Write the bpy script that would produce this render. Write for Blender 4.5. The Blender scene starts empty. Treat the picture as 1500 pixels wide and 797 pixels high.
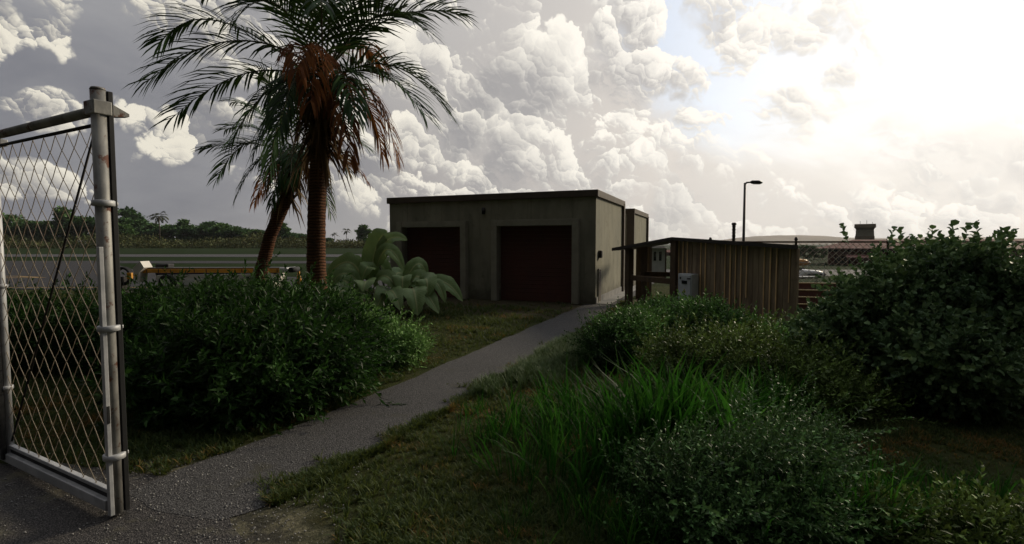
import bpy, bmesh, math, random
import numpy as np
from mathutils import Vector, Matrix

random.seed(7)
rng = np.random.default_rng(11)
scene = bpy.context.scene
COL = scene.collection
R = math.radians

# ------------------------------------------------------------------ camera
CAM_H = 1.75
F = 750.0                      # focal length in photo pixels (1500 wide)
PITCH = math.atan(41.5 / F)
cam_data = bpy.data.cameras.new('camera')
cam_data.sensor_width = 36.0
cam_data.lens = 36.0 * F / 1500.0
cam_data.clip_start = 0.05
cam_data.clip_end = 20000
cam = bpy.data.objects.new('camera', cam_data)
COL.objects.link(cam)
cam.location = (0, 0, CAM_H)
cam.rotation_euler = (math.pi / 2 - PITCH, 0, 0)
scene.camera = cam


def ray(px, py):
    a, b = (px - 750) / F, (398.5 - py) / F
    cp, sp = math.cos(PITCH), math.sin(PITCH)
    return Vector((a, cp + b * sp, -sp + b * cp))


def at(px, py, depth):
    """the world point seen at a photo position, depth metres ahead"""
    d = ray(px, py)
    return Vector((0, 0, CAM_H)) + d * (depth / d.y)


def on_ground(px, py, z=0.0):
    d = ray(px, py)
    return Vector((0, 0, CAM_H)) + d * ((z - CAM_H) / d.z)


# ------------------------------------------------------------------ node helpers
class NT:
    def __init__(self, nt):
        self.nt = nt
        nt.nodes.clear()

    def n(self, kind, **kw):
        nd = self.nt.nodes.new(kind)
        for k, v in kw.items():
            setattr(nd, k, v)
        return nd

    def l(self, a, b):
        self.nt.links.new(a, b)

    def put(self, sock, v):
        if isinstance(v, bpy.types.NodeSocket):
            self.l(v, sock)
        elif v is not None:
            sock.default_value = v

    def m(self, op, a, b=None, c=None, clamp=False):
        nd = self.n('ShaderNodeMath', operation=op, use_clamp=clamp)
        for i, v in enumerate((a, b, c)):
            self.put(nd.inputs[i], v)
        return nd.outputs[0]

    def v(self, op, a, b=None, scale=None):
        nd = self.n('ShaderNodeVectorMath', operation=op)
        self.put(nd.inputs[0], a)
        if b is not None:
            self.put(nd.inputs[1], b)
        if scale is not None:
            self.put(nd.inputs['Scale'], scale)
        return nd.outputs['Value'] if op in ('DOT_PRODUCT', 'LENGTH', 'DISTANCE') else nd.outputs[0]

    def smooth(self, x, lo, hi, a=0.0, b=1.0):
        nd = self.n('ShaderNodeMapRange', interpolation_type='SMOOTHSTEP')
        for i, v in enumerate((x, lo, hi, a, b)):
            self.put(nd.inputs[i], v)
        return nd.outputs[0]

    def lin(self, x, lo, hi, a=0.0, b=1.0):
        nd = self.n('ShaderNodeMapRange')
        for i, v in enumerate((x, lo, hi, a, b)):
            self.put(nd.inputs[i], v)
        return nd.outputs[0]

    def mix(self, f, a, b, blend='MIX'):
        nd = self.n('ShaderNodeMix', data_type='RGBA', blend_type=blend)
        self.put(nd.inputs[0], f)
        self.put(nd.inputs[6], (*a, 1) if isinstance(a, tuple) and len(a) == 3 else a)
        self.put(nd.inputs[7], (*b, 1) if isinstance(b, tuple) and len(b) == 3 else b)
        return nd.outputs[2]

    def noise(self, vec, scale, detail=4.0, rough=0.55, dist=0.0, col=False):
        nd = self.n('ShaderNodeTexNoise')
        self.put(nd.inputs['Vector'], vec)
        nd.inputs['Scale'].default_value = scale
        nd.inputs['Detail'].default_value = detail
        nd.inputs['Roughness'].default_value = rough
        nd.inputs['Distortion'].default_value = dist
        return nd.outputs[1 if col else 0]

    def voronoi(self, vec, scale, detail=0.0, rough=0.5, feature='SMOOTH_F1', smooth=0.5):
        nd = self.n('ShaderNodeTexVoronoi', feature=feature)
        self.put(nd.inputs['Vector'], vec)
        nd.inputs['Scale'].default_value = scale
        nd.inputs['Detail'].default_value = detail
        nd.inputs['Roughness'].default_value = rough
        if 'Smoothness' in nd.inputs and feature == 'SMOOTH_F1':
            nd.inputs['Smoothness'].default_value = smooth
        return nd.outputs[0]
# ------------------------------------------------------------------ sky, clouds, sun
SUN_AZ, SUN_EL = R(50), R(24)            # to the right of the view direction, low
SUN = Vector((math.sin(SUN_AZ) * math.cos(SUN_EL), math.cos(SUN_AZ) * math.cos(SUN_EL), math.sin(SUN_EL)))


def build_sky():
    w = bpy.data.worlds.new('World')
    scene.world = w
    w.use_nodes = True
    t = NT(w.node_tree)
    tc = t.n('ShaderNodeTexCoord')
    d0 = t.v('NORMALIZE', tc.outputs['Generated'])
    sp = t.n('ShaderNodeSeparateXYZ'); t.l(d0, sp.inputs[0])
    u = t.m('ARCTAN2', sp.outputs[0], sp.outputs[1])
    v = t.m('ARCSINE', sp.outputs[2])

    sky = t.n('ShaderNodeTexSky', sky_type='NISHITA')
    sky.sun_disc = False
    sky.sun_elevation = SUN_EL
    sky.sun_rotation = SUN_AZ
    sky.air_density = 1.0
    sky.dust_density = 2.0
    sky.ozone_density = 1.5

    cosang = t.v('DOT_PRODUCT', d0, tuple(SUN))
    ang = t.m('ARCCOSINE', cosang)
    glow = t.smooth(ang, 0.76, 0.03)                    # 1 round the hidden sun
    wide = t.smooth(ang, 1.50, 0.25)

    # azimuth and elevation of the direction, warped so that cloud edges curl
    def vec2(a, b):
        c = t.n('ShaderNodeCombineXYZ'); t.put(c.inputs[0], a); t.put(c.inputs[1], b); return c.outputs[0]

    def tex2(kind, vec, scale, detail, rough, smooth=0.4):
        nd = t.n(kind)
        if kind == 'ShaderNodeTexNoise':
            nd.noise_dimensions = '2D'
        else:
            nd.voronoi_dimensions = '2D'; nd.feature = 'SMOOTH_F1'; nd.inputs['Smoothness'].default_value = smooth
        t.put(nd.inputs['Vector'], vec)
        nd.inputs['Scale'].default_value = scale; nd.inputs['Detail'].default_value = detail; nd.inputs['Roughness'].default_value = rough
        return nd
    uv0 = vec2(u, v)
    wn = tex2('ShaderNodeTexNoise', uv0, 6.0, 3.0, 0.55).outputs[1]
    warp = t.v('SCALE', t.v('SUBTRACT', wn, (0.5, 0.5, 0.5)), scale=0.055)
    uv = t.v('ADD', uv0, warp)

    def ang_of(px, py):
        r = ray(px, py).normalized()
        return math.atan2(r.x, r.y), math.asin(r.z)

    def blob_field(vec, blobs):
        """smooth union of elliptical cloud masses given by azimuth and elevation"""
        s = t.n('ShaderNodeSeparateXYZ'); t.l(vec, s.inputs[0])
        uu, vv = s.outputs[0], s.outputs[1]
        acc = None
        for (px, py, rx, ry, s) in blobs:
            bu, bv = ang_of(px, py)
            k = 1 / (1 + ((px - 750) / F) ** 2)
            a = t.m('MULTIPLY_ADD', uu, 1 / (rx / F * k), -bu / (rx / F * k))
            ks = ry / F * math.sqrt(k)
            b = t.m('MULTIPLY_ADD', vv, 1 / ks, -bv / ks)
            r2 = t.m('MULTIPLY_ADD', b, b, t.m('MULTIPLY', a, a))
            g = t.m('MULTIPLY_ADD', t.m('SQRT', r2), -s, s)
            acc = g if acc is None else t.m('SMOOTH_MAX', acc, g, 0.3)
        return t.m('MAXIMUM', acc, -1.3)

    def domes(vec, scale):
        """rounded cells: offset from the cell centre (its slope) and its height"""
        nd = t.n('ShaderNodeTexVoronoi'); nd.voronoi_dimensions = '2D'; nd.feature = 'F1'
        t.put(nd.inputs['Vector'], vec); nd.inputs['Scale'].default_value = scale
        o = t.v('SCALE', t.v('SUBTRACT', vec, nd.outputs['Position']), scale=scale)
        return o, t.m('MULTIPLY', nd.outputs['Distance'], nd.outputs['Distance'])

    bank = [(640, 60, 170, 120, 1.0), (650, 200, 70, 60, .9), (760, 120, 160, 130, 1.1),
            (800, 235, 150, 60, .9), (910, 90, 150, 110, .9), (1010, 290, 150, 60, .8), (1080, 40, 140, 50, .7),
            (690, 300, 120, 35, .7), (300, 50, 170, 45, .45), (275, 190, 90, 50, .8), (215, 165, 60, 25, .5), (60, 160, 55, 26, .8), (40, 258, 90, 24, .8),
            (20, 40, 140, 45, .5), (520, 245, 90, 45, .7), (1230, 330, 190, 40, .6), (1390, 215, 140, 80, .7), (1260, 90, 50, 40, .4), (1100, 190, 90, 40, .5)]
    wn2 = tex2('ShaderNodeTexNoise', uv0, 26.0, 4.0, 0.6).outputs[1]
    uvw = t.v('ADD', uv, t.v('SCALE', t.v('SUBTRACT', wn2, (0.5, 0.5, 0.5)), scale=0.030))
    cov = blob_field(uv, bank)
    fbn = tex2('ShaderNodeTexNoise', uv, 3.4, 8.0, 0.60).outputs[0]
    o1, r1 = domes(uvw, 7.5); o2, r2 = domes(uvw, 17.0); o3, r3 = domes(uvw, 40.0); o4, r4 = domes(uvw, 84.0)
    D = t.m('MULTIPLY_ADD', t.m('SUBTRACT', fbn, 0.5), 1.5, cov)
    for rr, kk in ((r1, .85), (r2, .65), (r3, .34), (r4, .15)):
        D = t.m('MULTIPLY_ADD', t.m('SUBTRACT', 0.24, rr), kk, D)
    D = t.m('ADD', D, 0.10)
    nrm = t.v('SCALE', o1, scale=0.55)
    crisp = t.smooth(tex2('ShaderNodeTexNoise', t.v('ADD', uv0, (8.1, 4.3, 0.0)), 3.6, 2.0, 0.5).outputs[0], 0.36, 0.62, 0.45, 1.2)
    for oo, kk in ((o2, .55), (o3, .32), (o4, .15)):
        nrm = t.v('ADD', nrm, t.v('SCALE', oo, scale=t.m('MULTIPLY', crisp, kk)))
    ns = t.n('ShaderNodeSeparateXYZ'); t.l(nrm, ns.inputs[0])
    nx, ny = ns.outputs[0], ns.outputs[1]
    # light from the sun side (right) and from above
    lam = t.m('MULTIPLY_ADD', nx, 0.55, t.m('MULTIPLY_ADD', ny, 0.85, t.m('MULTIPLY_ADD', t.m('SUBTRACT', fbn, 0.5), -0.6, 0.0)))
    lit = t.smooth(lam, -0.48, 0.52)
    thick = t.smooth(D, 0.05, 1.1)
    alpha = t.smooth(D, 0.0, t.lin(lam, -0.3, 0.4, 0.46, 0.13))
    # parts of the heaped cloud sink back into the grey sheet
    emb = tex2('ShaderNodeTexNoise', t.v('ADD', uv0, (3.7, 1.9, 0.0)), 4.2, 3.0, 0.55).outputs[0]
    alpha = t.m('MULTIPLY', alpha, t.smooth(t.m('MULTIPLY_ADD', lit, 0.30, emb), 0.46, 0.69, 0.06, 1.0))

    # background sheet: broad grey cloud on the left, opening to the right
    fb = t.noise(t.v('MULTIPLY', d0, (1.0, 1.0, 2.2)), 3.2, 6.0, 0.58, 0.3)
    cover_l = t.smooth(u, 0.42, 0.05)
    low = t.smooth(v, 0.36, 0.06)
    veil = t.m('ADD', t.m('ADD', t.m('MULTIPLY', cover_l, 0.85), t.m('MULTIPLY', low, 0.6)), t.m('MULTIPLY', t.m('SUBTRACT', fb, 0.5), 0.9))
    veil = t.smooth(veil, 0.20, 0.62)
    # behind the camera and overhead the cloud sheet is closed
    back = t.smooth(sp.outputs[1], 0.35, -0.2)
    veil = t.m('MAXIMUM', veil, t.m('MULTIPLY', back, 1.0))

    grey_c = t.mix(wide, (0.175, 0.180, 0.208), (0.92, 0.84, 0.75))
    grey_c = t.mix(t.m('MULTIPLY', t.smooth(v, 0.12, 0.55), 0.45), grey_c, (0.50, 0.50, 0.51))
    fbs = t.smooth(fb, 0.35, 0.7)
    grey_c = t.mix(t.m('MULTIPLY', fbs, 0.22), grey_c, (0.60, 0.59, 0.57))
    grey_c = t.mix(glow, grey_c, (1.01, 0.97, 0.90))

    shade_c = t.mix(wide, (0.215, 0.215, 0.235), (0.56, 0.535, 0.515))
    shade_c = t.mix(glow, shade_c, (0.86, 0.82, 0.77))
    bright_c = t.mix(wide, (0.84, 0.79, 0.67), (1.12, 1.07, 0.98))
    lit2 = t.m('MULTIPLY_ADD', lit, 1.0, t.m('MULTIPLY_ADD', thick, -0.40, 0.12), clamp=True)
    puff_c = t.mix(lit2, shade_c, bright_c)

    # unseen sky dimmed behind the camera and raised overhead, to shape the light
    over = t.smooth(v, 0.75, 1.15)
    dim = t.m('MULTIPLY', t.m('MAXIMUM', over, t.smooth(sp.outputs[1], -0.20, 0.52, 0.09, 1.0)), t.smooth(v, 1.1, 0.5, 1.25, 1.0))
    grey_c = t.v('SCALE', grey_c, scale=dim)
    puff_c = t.v('SCALE', puff_c, scale=dim)

    core = t.v('SCALE', (1.0, 0.90, 0.72), scale=t.m('MULTIPLY', t.m('POWER', t.smooth(ang, 0.38, 0.0), 2.0), 3.5))
    grey_c = t.v('ADD', grey_c, core)
    puff_c = t.v('ADD', puff_c, core)

    # the clear sky between the clouds, paler towards the sun
    bg_sky = t.n('ShaderNodeBackground'); t.l(sky.outputs[0], bg_sky.inputs[0]); bg_sky.inputs[1].default_value = 0.12
    sunhaze = t.n('ShaderNodeBackground')
    t.put(sunhaze.inputs[0], t.mix(glow, (0.78, 0.86, 0.98), (1.1, 1.09, 1.06)))
    sunhaze.inputs[1].default_value = 1.0
    bg_veil = t.n('ShaderNodeBackground'); t.l(grey_c, bg_veil.inputs[0])
    bg_puff = t.n('ShaderNodeBackground'); t.l(puff_c, bg_puff.inputs[0])

    def mixs(f, a, b):
        nd = t.n('ShaderNodeMixShader'); t.put(nd.inputs[0], f)
        t.l(a.outputs[0], nd.inputs[1]); t.l(b.outputs[0], nd.inputs[2]); return nd
    s = mixs(t.m('ADD', t.m('MULTIPLY', wide, 0.65), t.m('MULTIPLY', glow, 0.35), clamp=True), bg_sky, sunhaze)
    s = mixs(veil, s, bg_veil)
    s = mixs(alpha, s, bg_puff)
    out = t.n('ShaderNodeOutputWorld'); t.l(s.outputs[0], out.inputs[0])
    w.cycles.sampling_method = 'MANUAL'
    w.cycles.sample_map_resolution = 512

    sl = bpy.data.lights.new('sun', 'SUN')
    sl.energy = 2.5
    sl.angle = R(9)
    sl.color = (1.0, 0.86, 0.64)
    so = bpy.data.objects.new('sun', sl); COL.objects.link(so)
    so.rotation_euler = (-SUN).to_track_quat('-Z', 'Y').to_euler()


build_sky()
scene.view_settings.view_transform = 'Standard'
scene.view_settings.look = 'None'
scene.view_settings.exposure = 0.0
scene.view_settings.gamma = 1.0
scene.view_settings.use_curve_mapping = False
# ------------------------------------------------------------------ mesh and object helpers
def mesh_np(name, V, tris=None, quads=None, smooth=False):
    V = np.asarray(V, dtype=np.float32)
    parts, tot = [], []
    for arr, k in ((tris, 3), (quads, 4)):
        if arr is not None and len(arr):
            arr = np.asarray(arr, dtype=np.int32).reshape(-1, k)
            parts.append(arr.ravel()); tot.append(np.full(len(arr), k, dtype=np.int32))
    loops = np.concatenate(parts); tot = np.concatenate(tot)
    start = np.concatenate(([0], np.cumsum(tot)[:-1])).astype(np.int32)
    me = bpy.data.meshes.new(name)
    me.vertices.add(len(V)); me.vertices.foreach_set('co', V.ravel())
    me.loops.add(len(loops)); me.loops.foreach_set('vertex_index', loops)
    me.polygons.add(len(tot)); me.polygons.foreach_set('loop_start', start); me.polygons.foreach_set('loop_total', tot)
    if smooth:
        me.polygons.foreach_set('use_smooth', np.ones(len(tot), dtype=bool))
    me.update(calc_edges=True)
    return me


class MB:
    """collects boxes, tubes and sheets; built as ONE mesh object"""
    def __init__(self):
        self.v, self.f, self.s = [], [], []

    def add(self, vs, fs, smooth=False, M=None):
        o = len(self.v)
        for p in vs:
            p = Vector(p)
            self.v.append(tuple(M @ p if M is not None else p))
        for f in fs:
            self.f.append([o + i for i in f]); self.s.append(smooth)
        return self

    def box(self, c, s, M=None, bev=0.0):
        x, y, z = s[0] / 2, s[1] / 2, s[2] / 2
        if bev <= 0:
            vs = [(c[0] + a * x, c[1] + b * y, c[2] + d * z) for a in (-1, 1) for b in (-1, 1) for d in (-1, 1)]
            return self.add(vs, [(0, 1, 3, 2), (4, 6, 7, 5), (0, 4, 5, 1), (2, 3, 7, 6), (0, 2, 6, 4), (1, 5, 7, 3)], M=M)
        bm = bmesh.new(); bmesh.ops.create_cube(bm, size=1.0)
        for w in bm.verts:
            w.co = Vector((c[0] + w.co.x * s[0], c[1] + w.co.y * s[1], c[2] + w.co.z * s[2]))
        bmesh.ops.bevel(bm, geom=list(bm.edges), offset=bev, segments=2, affect='EDGES', profile=0.5)
        bm.verts.index_update()
        self.add([w.co.copy() for w in bm.verts], [[w.index for w in f.verts] for f in bm.faces], M=M)
        bm.free(); return self

    def tube(self, pts, rad, n=10, cap=True, smooth=True, M=None):
        pts = [Vector(p) for p in pts]
        rs = rad if isinstance(rad, (list, tuple)) else [rad] * len(pts)
        vs, fs = [], []
        up = None
        for i, p in enumerate(pts):
            d = (pts[min(i + 1, len(pts) - 1)] - pts[max(i - 1, 0)]).normalized()
            if up is None:
                up = Vector((0, 0, 1)) if abs(d.z) < 0.9 else Vector((1, 0, 0))
            a = d.cross(up).normalized(); b = a.cross(d).normalized(); up = b
            for k in range(n):
                t = 2 * math.pi * k / n
                vs.append(p + a * (math.cos(t) * rs[i]) + b * (math.sin(t) * rs[i]))
        for i in range(len(pts) - 1):
            for k in range(n):
                fs.append((i * n + k, i * n + (k + 1) % n, (i + 1) * n + (k + 1) % n, (i + 1) * n + k))
        self.add(vs, fs, smooth, M)
        if cap:
            o = len(self.v) - len(vs)
            self.f.append([o + k for k in reversed(range(n))]); self.s.append(False)
            self.f.append([o + (len(pts) - 1) * n + k for k in range(n)]); self.s.append(False)
        return self

    def prism(self, poly, z0, z1, M=None):
        n = len(poly)
        vs = [(p[0], p[1], z0) for p in poly] + [(p[0], p[1], z1) for p in poly]
        fs = [list(reversed(range(n))), list(range(n, 2 * n))] + [(i, (i + 1) % n, n + (i + 1) % n, n + i) for i in range(n)]
        return self.add(vs, fs, M=M)

    def extrude(self, poly, axis_o, ax, ay, ad, depth, M=None):
        """outline poly in the plane (ax, ay) pushed depth along ad"""
        o, ax, ay, ad = Vector(axis_o), Vector(ax), Vector(ay), Vector(ad)
        n = len(poly)
        vs = [o + ax * p[0] + ay * p[1] for p in poly] + [o + ax * p[0] + ay * p[1] + ad * depth for p in poly]
        fs = [list(range(n)), list(reversed(range(n, 2 * n)))] + [((i + 1) % n, i, n + i, n + (i + 1) % n) for i in range(n)]
        return self.add(vs, fs, M=M)


MATS = {}
BASE = {}


def thing(name, label, cat, loc=(0, 0, 0), rotz=0.0, group=None):
    o = bpy.data.objects.new(name, None); COL.objects.link(o)
    o.empty_display_size = 0.3
    o.location = loc; o.rotation_euler = (0, 0, rotz)
    BASE[o.name] = Matrix.Translation(Vector(loc)) @ Matrix.Rotation(rotz, 4, 'Z')
    o['label'] = label; o['category'] = cat
    if group:
        o['group'] = group
    return o


def link(name, me, mat, parent=None):
    o = bpy.data.objects.new(name, me); COL.objects.link(o)
    if mat is not None and not me.materials:
        me.materials.append(mat)
    if parent is not None:
        o.parent = parent
    return o


def obj(name, mb, mat, parent=None, world=False, bevel=0.0):
    """one mesh object from an MB; world=True: its points are world points"""
    vs = mb.v
    if world and parent is not None:
        inv = BASE[parent.name].inverted()
        vs = [inv @ Vector(p) for p in vs]
    me = bpy.data.meshes.new(name)
    me.from_pydata([tuple(p) for p in vs], [], mb.f)
    me.polygons.foreach_set('use_smooth', mb.s)
    bm = bmesh.new(); bm.from_mesh(me); bmesh.ops.recalc_face_normals(bm, faces=list(bm.faces)); bm.to_mesh(me); bm.free()
    o = link(name, me, mat, parent)
    if bevel > 0:
        b = o.modifiers.new('bevel', 'BEVEL'); b.width = bevel; b.segments = 2; b.limit_method = 'ANGLE'
    return o


def np_obj(name, V, mat, parent=None, tris=None, quads=None, world=True, smooth=False):
    V = np.asarray(V, dtype=np.float64)
    if world and parent is not None:
        inv = np.array(BASE[parent.name].inverted())
        V = V @ inv[:3, :3].T + inv[:3, 3]
    return link(name, mesh_np(name, V, tris, quads, smooth), mat, parent)


def tag(o, label=None, cat=None, group=None, kind=None):
    if label: o['label'] = label
    if cat: o['category'] = cat
    if group: o['group'] = group
    if kind: o['kind'] = kind
    return o


def copy_tree(o, parent=None):
    c = o.copy(); COL.objects.link(c)
    if parent is not None:
        c.parent = parent
    for ch in [x for x in bpy.data.objects if x.parent == o]:
        copy_tree(ch, c)
    return c


# ------------------------------------------------------------------ scattering of small leaves and blades
def frames(dirs, roll=None):
    """rotation matrices whose local z runs along dirs"""
    d = dirs / np.linalg.norm(dirs, axis=1, keepdims=True)
    ref = np.where(np.abs(d[:, 2:3]) < 0.95, np.array([[0, 0, 1.0]]), np.array([[1.0, 0, 0]]))
    x = np.cross(ref, d); x /= np.linalg.norm(x, axis=1, keepdims=True)
    y = np.cross(d, x)
    if roll is None:
        roll = rng.uniform(0, 2 * np.pi, len(d))
    c, s = np.cos(roll)[:, None], np.sin(roll)[:, None]
    x2, y2 = x * c + y * s, -x * s + y * c
    return np.stack([x2, y2, d], axis=2)


def scatter(templates, pos, rot, scale):
    """copies of small templates (verts, tris, quads) -> merged arrays"""
    n = len(pos)
    pick = rng.integers(0, len(templates), n)
    Vs, Ts, Qs, off = [], [], [], 0
    for k, (tv, tt, tq) in enumerate(templates):
        idx = np.nonzero(pick == k)[0]
        if not len(idx):
            continue
        sc = scale[idx]
        sc = sc[:, None, None] if sc.ndim == 1 else sc[:, None, :]
        W = np.einsum('nij,nvj->nvi', rot[idx], tv[None] * sc) + pos[idx][:, None, :]
        Vs.append(W.reshape(-1, 3))
        base = (np.arange(len(idx)) * len(tv) + off)[:, None, None]
        if tt is not None and len(tt): Ts.append((tt[None] + base).reshape(-1, 3))
        if tq is not None and len(tq): Qs.append((tq[None] + base).reshape(-1, 4))
        off += len(idx) * len(tv)
    return np.concatenate(Vs), (np.concatenate(Ts) if Ts else None), (np.concatenate(Qs) if Qs else None)


def leaf_poly(L, W, fold=0.25, droop=0.15, n=1):
    """one leaf along +x, folded on its midrib; n=1 a kite, n=2 a rounder six-sided leaf"""
    if n == 1:
        v = np.array([[0, 0, 0], [L * .45, W / 2, fold * W], [L, 0, -droop * L], [L * .45, -W / 2, fold * W], [L * .5, 0, 0.0]])
        t = np.array([[0, 4, 1], [4, 2, 1], [0, 3, 4], [4, 3, 2]])
        return v, t
    v = np.array([[0, 0, 0], [L * .30, W * .42, fold * W], [L * .72, W * .46, fold * W - droop * L * .4], [L, 0, -droop * L],
                  [L * .72, -W * .46, fold * W - droop * L * .4], [L * .30, -W * .42, fold * W], [L * .5, 0, 0]])
    t = np.array([[6, 1, 0], [6, 2, 1], [6, 3, 2], [6, 4, 3], [6, 5, 4], [6, 0, 5]])
    return v, t


def sprig(L=0.25, leaves=11, ll=0.07, lw=0.026, shape=1, spread=55, stem=0.0018, seed=0):
    r = random.Random(seed)
    V, T = [], []
    off = 0
    for i in range(leaves):
        t = (i + .6) / leaves
        lv, lt = leaf_poly(ll * r.uniform(.7, 1.15) * (1 - .35 * t * t), lw * r.uniform(.8, 1.15), 0.22, r.uniform(-.05, .3), shape)
        az = i * 2.4 + r.uniform(-.4, .4)
        el = R(spread) * (1 - .55 * t) * r.uniform(.75, 1.2)
        d = Vector((math.sin(el) * math.cos(az), math.sin(el) * math.sin(az), math.cos(el)))
        s = Vector((-math.sin(az), math.cos(az), 0)); s = (s + Vector((0, 0, r.uniform(-.3, .3)))).normalized()
        s = (s - d * s.dot(d)).normalized(); nn = d.cross(s)
        M = np.array([[d.x, s.x, nn.x], [d.y, s.y, nn.y], [d.z, s.z, nn.z]])
        V.append(lv @ M.T + np.array([0, 0, L * t])); T.append(lt + off); off += len(lv)
    a = stem
    V.append(np.array([[a, 0, 0], [-a, a, 0], [-a, -a, 0], [0, 0, L * 1.02]])); T.append(np.array([[0, 1, 3], [1, 2, 3], [2, 0, 3]]) + off)
    return np.concatenate(V), np.concatenate(T), None


def in_lumps(lumps, n, shell=0.55):
    """random points in the outer part of a union of ellipsoids with outward directions"""
    lumps = np.array(lumps, dtype=float)
    w = (lumps[:, 3] * lumps[:, 4] + lumps[:, 3] * lumps[:, 5] + lumps[:, 4] * lumps[:, 5])
    P, N = [], []
    need = n
    while need > 0:
        k = rng.choice(len(lumps), need * 2, p=w / w.sum())
        d = rng.normal(size=(need * 2, 3)); d /= np.linalg.norm(d, axis=1, keepdims=True)
        rad = shell + (1 - shell) * rng.random(need * 2) ** 0.6
        # uneven outline: bumps and hollows by direction
        rad *= 1 + 0.16 * np.sin(d[:, 0] * 5 + k * 1.7) * np.sin(d[:, 1] * 6 + k) + 0.14 * np.sin(d[:, 2] * 9 + d[:, 0] * 7 + k)
        p = lumps[k, :3] + d * lumps[k, 3:6] * rad[:, None]
        nn = d / lumps[k, 3:6]; nn /= np.linalg.norm(nn, axis=1, keepdims=True)
        inside = np.zeros(len(p), bool)
        for j in range(len(lumps)):
            q = (p - lumps[j, :3]) / lumps[j, 3:6]
            inside |= (np.sum(q * q, axis=1) < 0.25) & (k != j)
        ok = (~inside) & (p[:, 2] > 0.02)
        p, nn = p[ok][:need], nn[ok][:need]
        P.append(p); N.append(nn); need -= len(p)
    return np.concatenate(P), np.concatenate(N)


def bush(name, label, cat, lumps, n, templates, mat, stem_mat, up=0.5, jitter=0.6, shell=0.5, size=(.8, 1.25), stems=9, group=None, lean=(0, 0, 0), twigs=0, ragged=.26):
    c = np.mean(np.array(lumps)[:, :2], axis=0)
    t = thing(name, label, cat, (float(c[0]), float(c[1]), 0), group=group)
    lumps = [(a, b, c_ * .97, max(e - .15, .5 * e), max(f_ - .15, .5 * f_), max(h_ - .16, .5 * h_)) for (a, b, c_, e, f_, h_) in lumps]
    extra = []                                               # smaller masses break up the round outline
    for (a, b, c_, e, f_, h_) in lumps:
        for k in range(4):
            q = rng.normal(size=3); q /= np.linalg.norm(q); q[2] = abs(q[2]) * .8 - .15
            kf = rng.uniform(.34, .55)
            extra.append((a + q[0] * e * .85, b + q[1] * f_ * .85, max(c_ + q[2] * h_ * .80, .10), e * kf, f_ * kf, h_ * kf))
    lumps = [(a, b, c_, e * .90, f_ * .90, h_ * .90) for (a, b, c_, e, f_, h_) in lumps] + extra
    p, nn = in_lumps(lumps, n, shell)
    out_ = rng.random(n) < .16
    p = p + nn * (out_ * rng.uniform(.03, ragged, n))[:, None] + np.array([0, 0, .25]) * (out_ * rng.uniform(0, ragged, n))[:, None]
    d = nn + np.array([0, 0, up]) + np.array(lean) + rng.normal(size=p.shape) * jitter
    V, T, Q = scatter(templates, p, frames(d), rng.uniform(size[0], size[1], n))
    V[:, 2] = np.maximum(V[:, 2], 0.004 + 0.01 * rng.random(len(V)))
    np_obj('foliage', V, mat, t, tris=T, quads=Q)
    s = MB()
    lum = np.array(lumps)
    for i in range(stems):
        k = rng.integers(0, len(lum))
        a = Vector((lum[k, 0] + rng.normal() * .12, lum[k, 1] + rng.normal() * .12, 0.0))
        e = Vector(lum[k, :3] + rng.uniform(-.55, .55, 3) * lum[k, 3:6])
        m = (a + e) / 2 + Vector(rng.normal(size=3) * .08)
        s.tube([a, m, e], [.014, .010, .005], 6)
    for i in range(twigs):
        j = rng.integers(0, len(p))
        a = Vector(p[j]); dd = Vector(d[j]).normalized()
        e = a + dd * rng.uniform(.12, .3)
        s.tube([a - dd * .1, (a + e) / 2 + Vector(rng.normal(size=3) * .02), e], [.003, .0022, .001], 4, cap=False)
    obj('branches', s, stem_mat, t, world=True)['kind'] = 'stuff'
    return t
# ------------------------------------------------------------------ materials
def new_mat(name):
    m = bpy.data.materials.new(name); m.use_nodes = True
    t = NT(m.node_tree)
    out = t.n('ShaderNodeOutputMaterial')
    p = t.n('ShaderNodeBsdfPrincipled')
    t.l(p.outputs[0], out.inputs[0])
    MATS[name] = m
    return m, t, p, out


def bump(t, p, height, strength=0.3, dist=0.01):
    b = t.n('ShaderNodeBump'); b.inputs['Strength'].default_value = strength; b.inputs['Distance'].default_value = dist
    t.put(b.inputs['Height'], height); t.l(b.outputs[0], p.inputs['Normal'])


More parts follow.
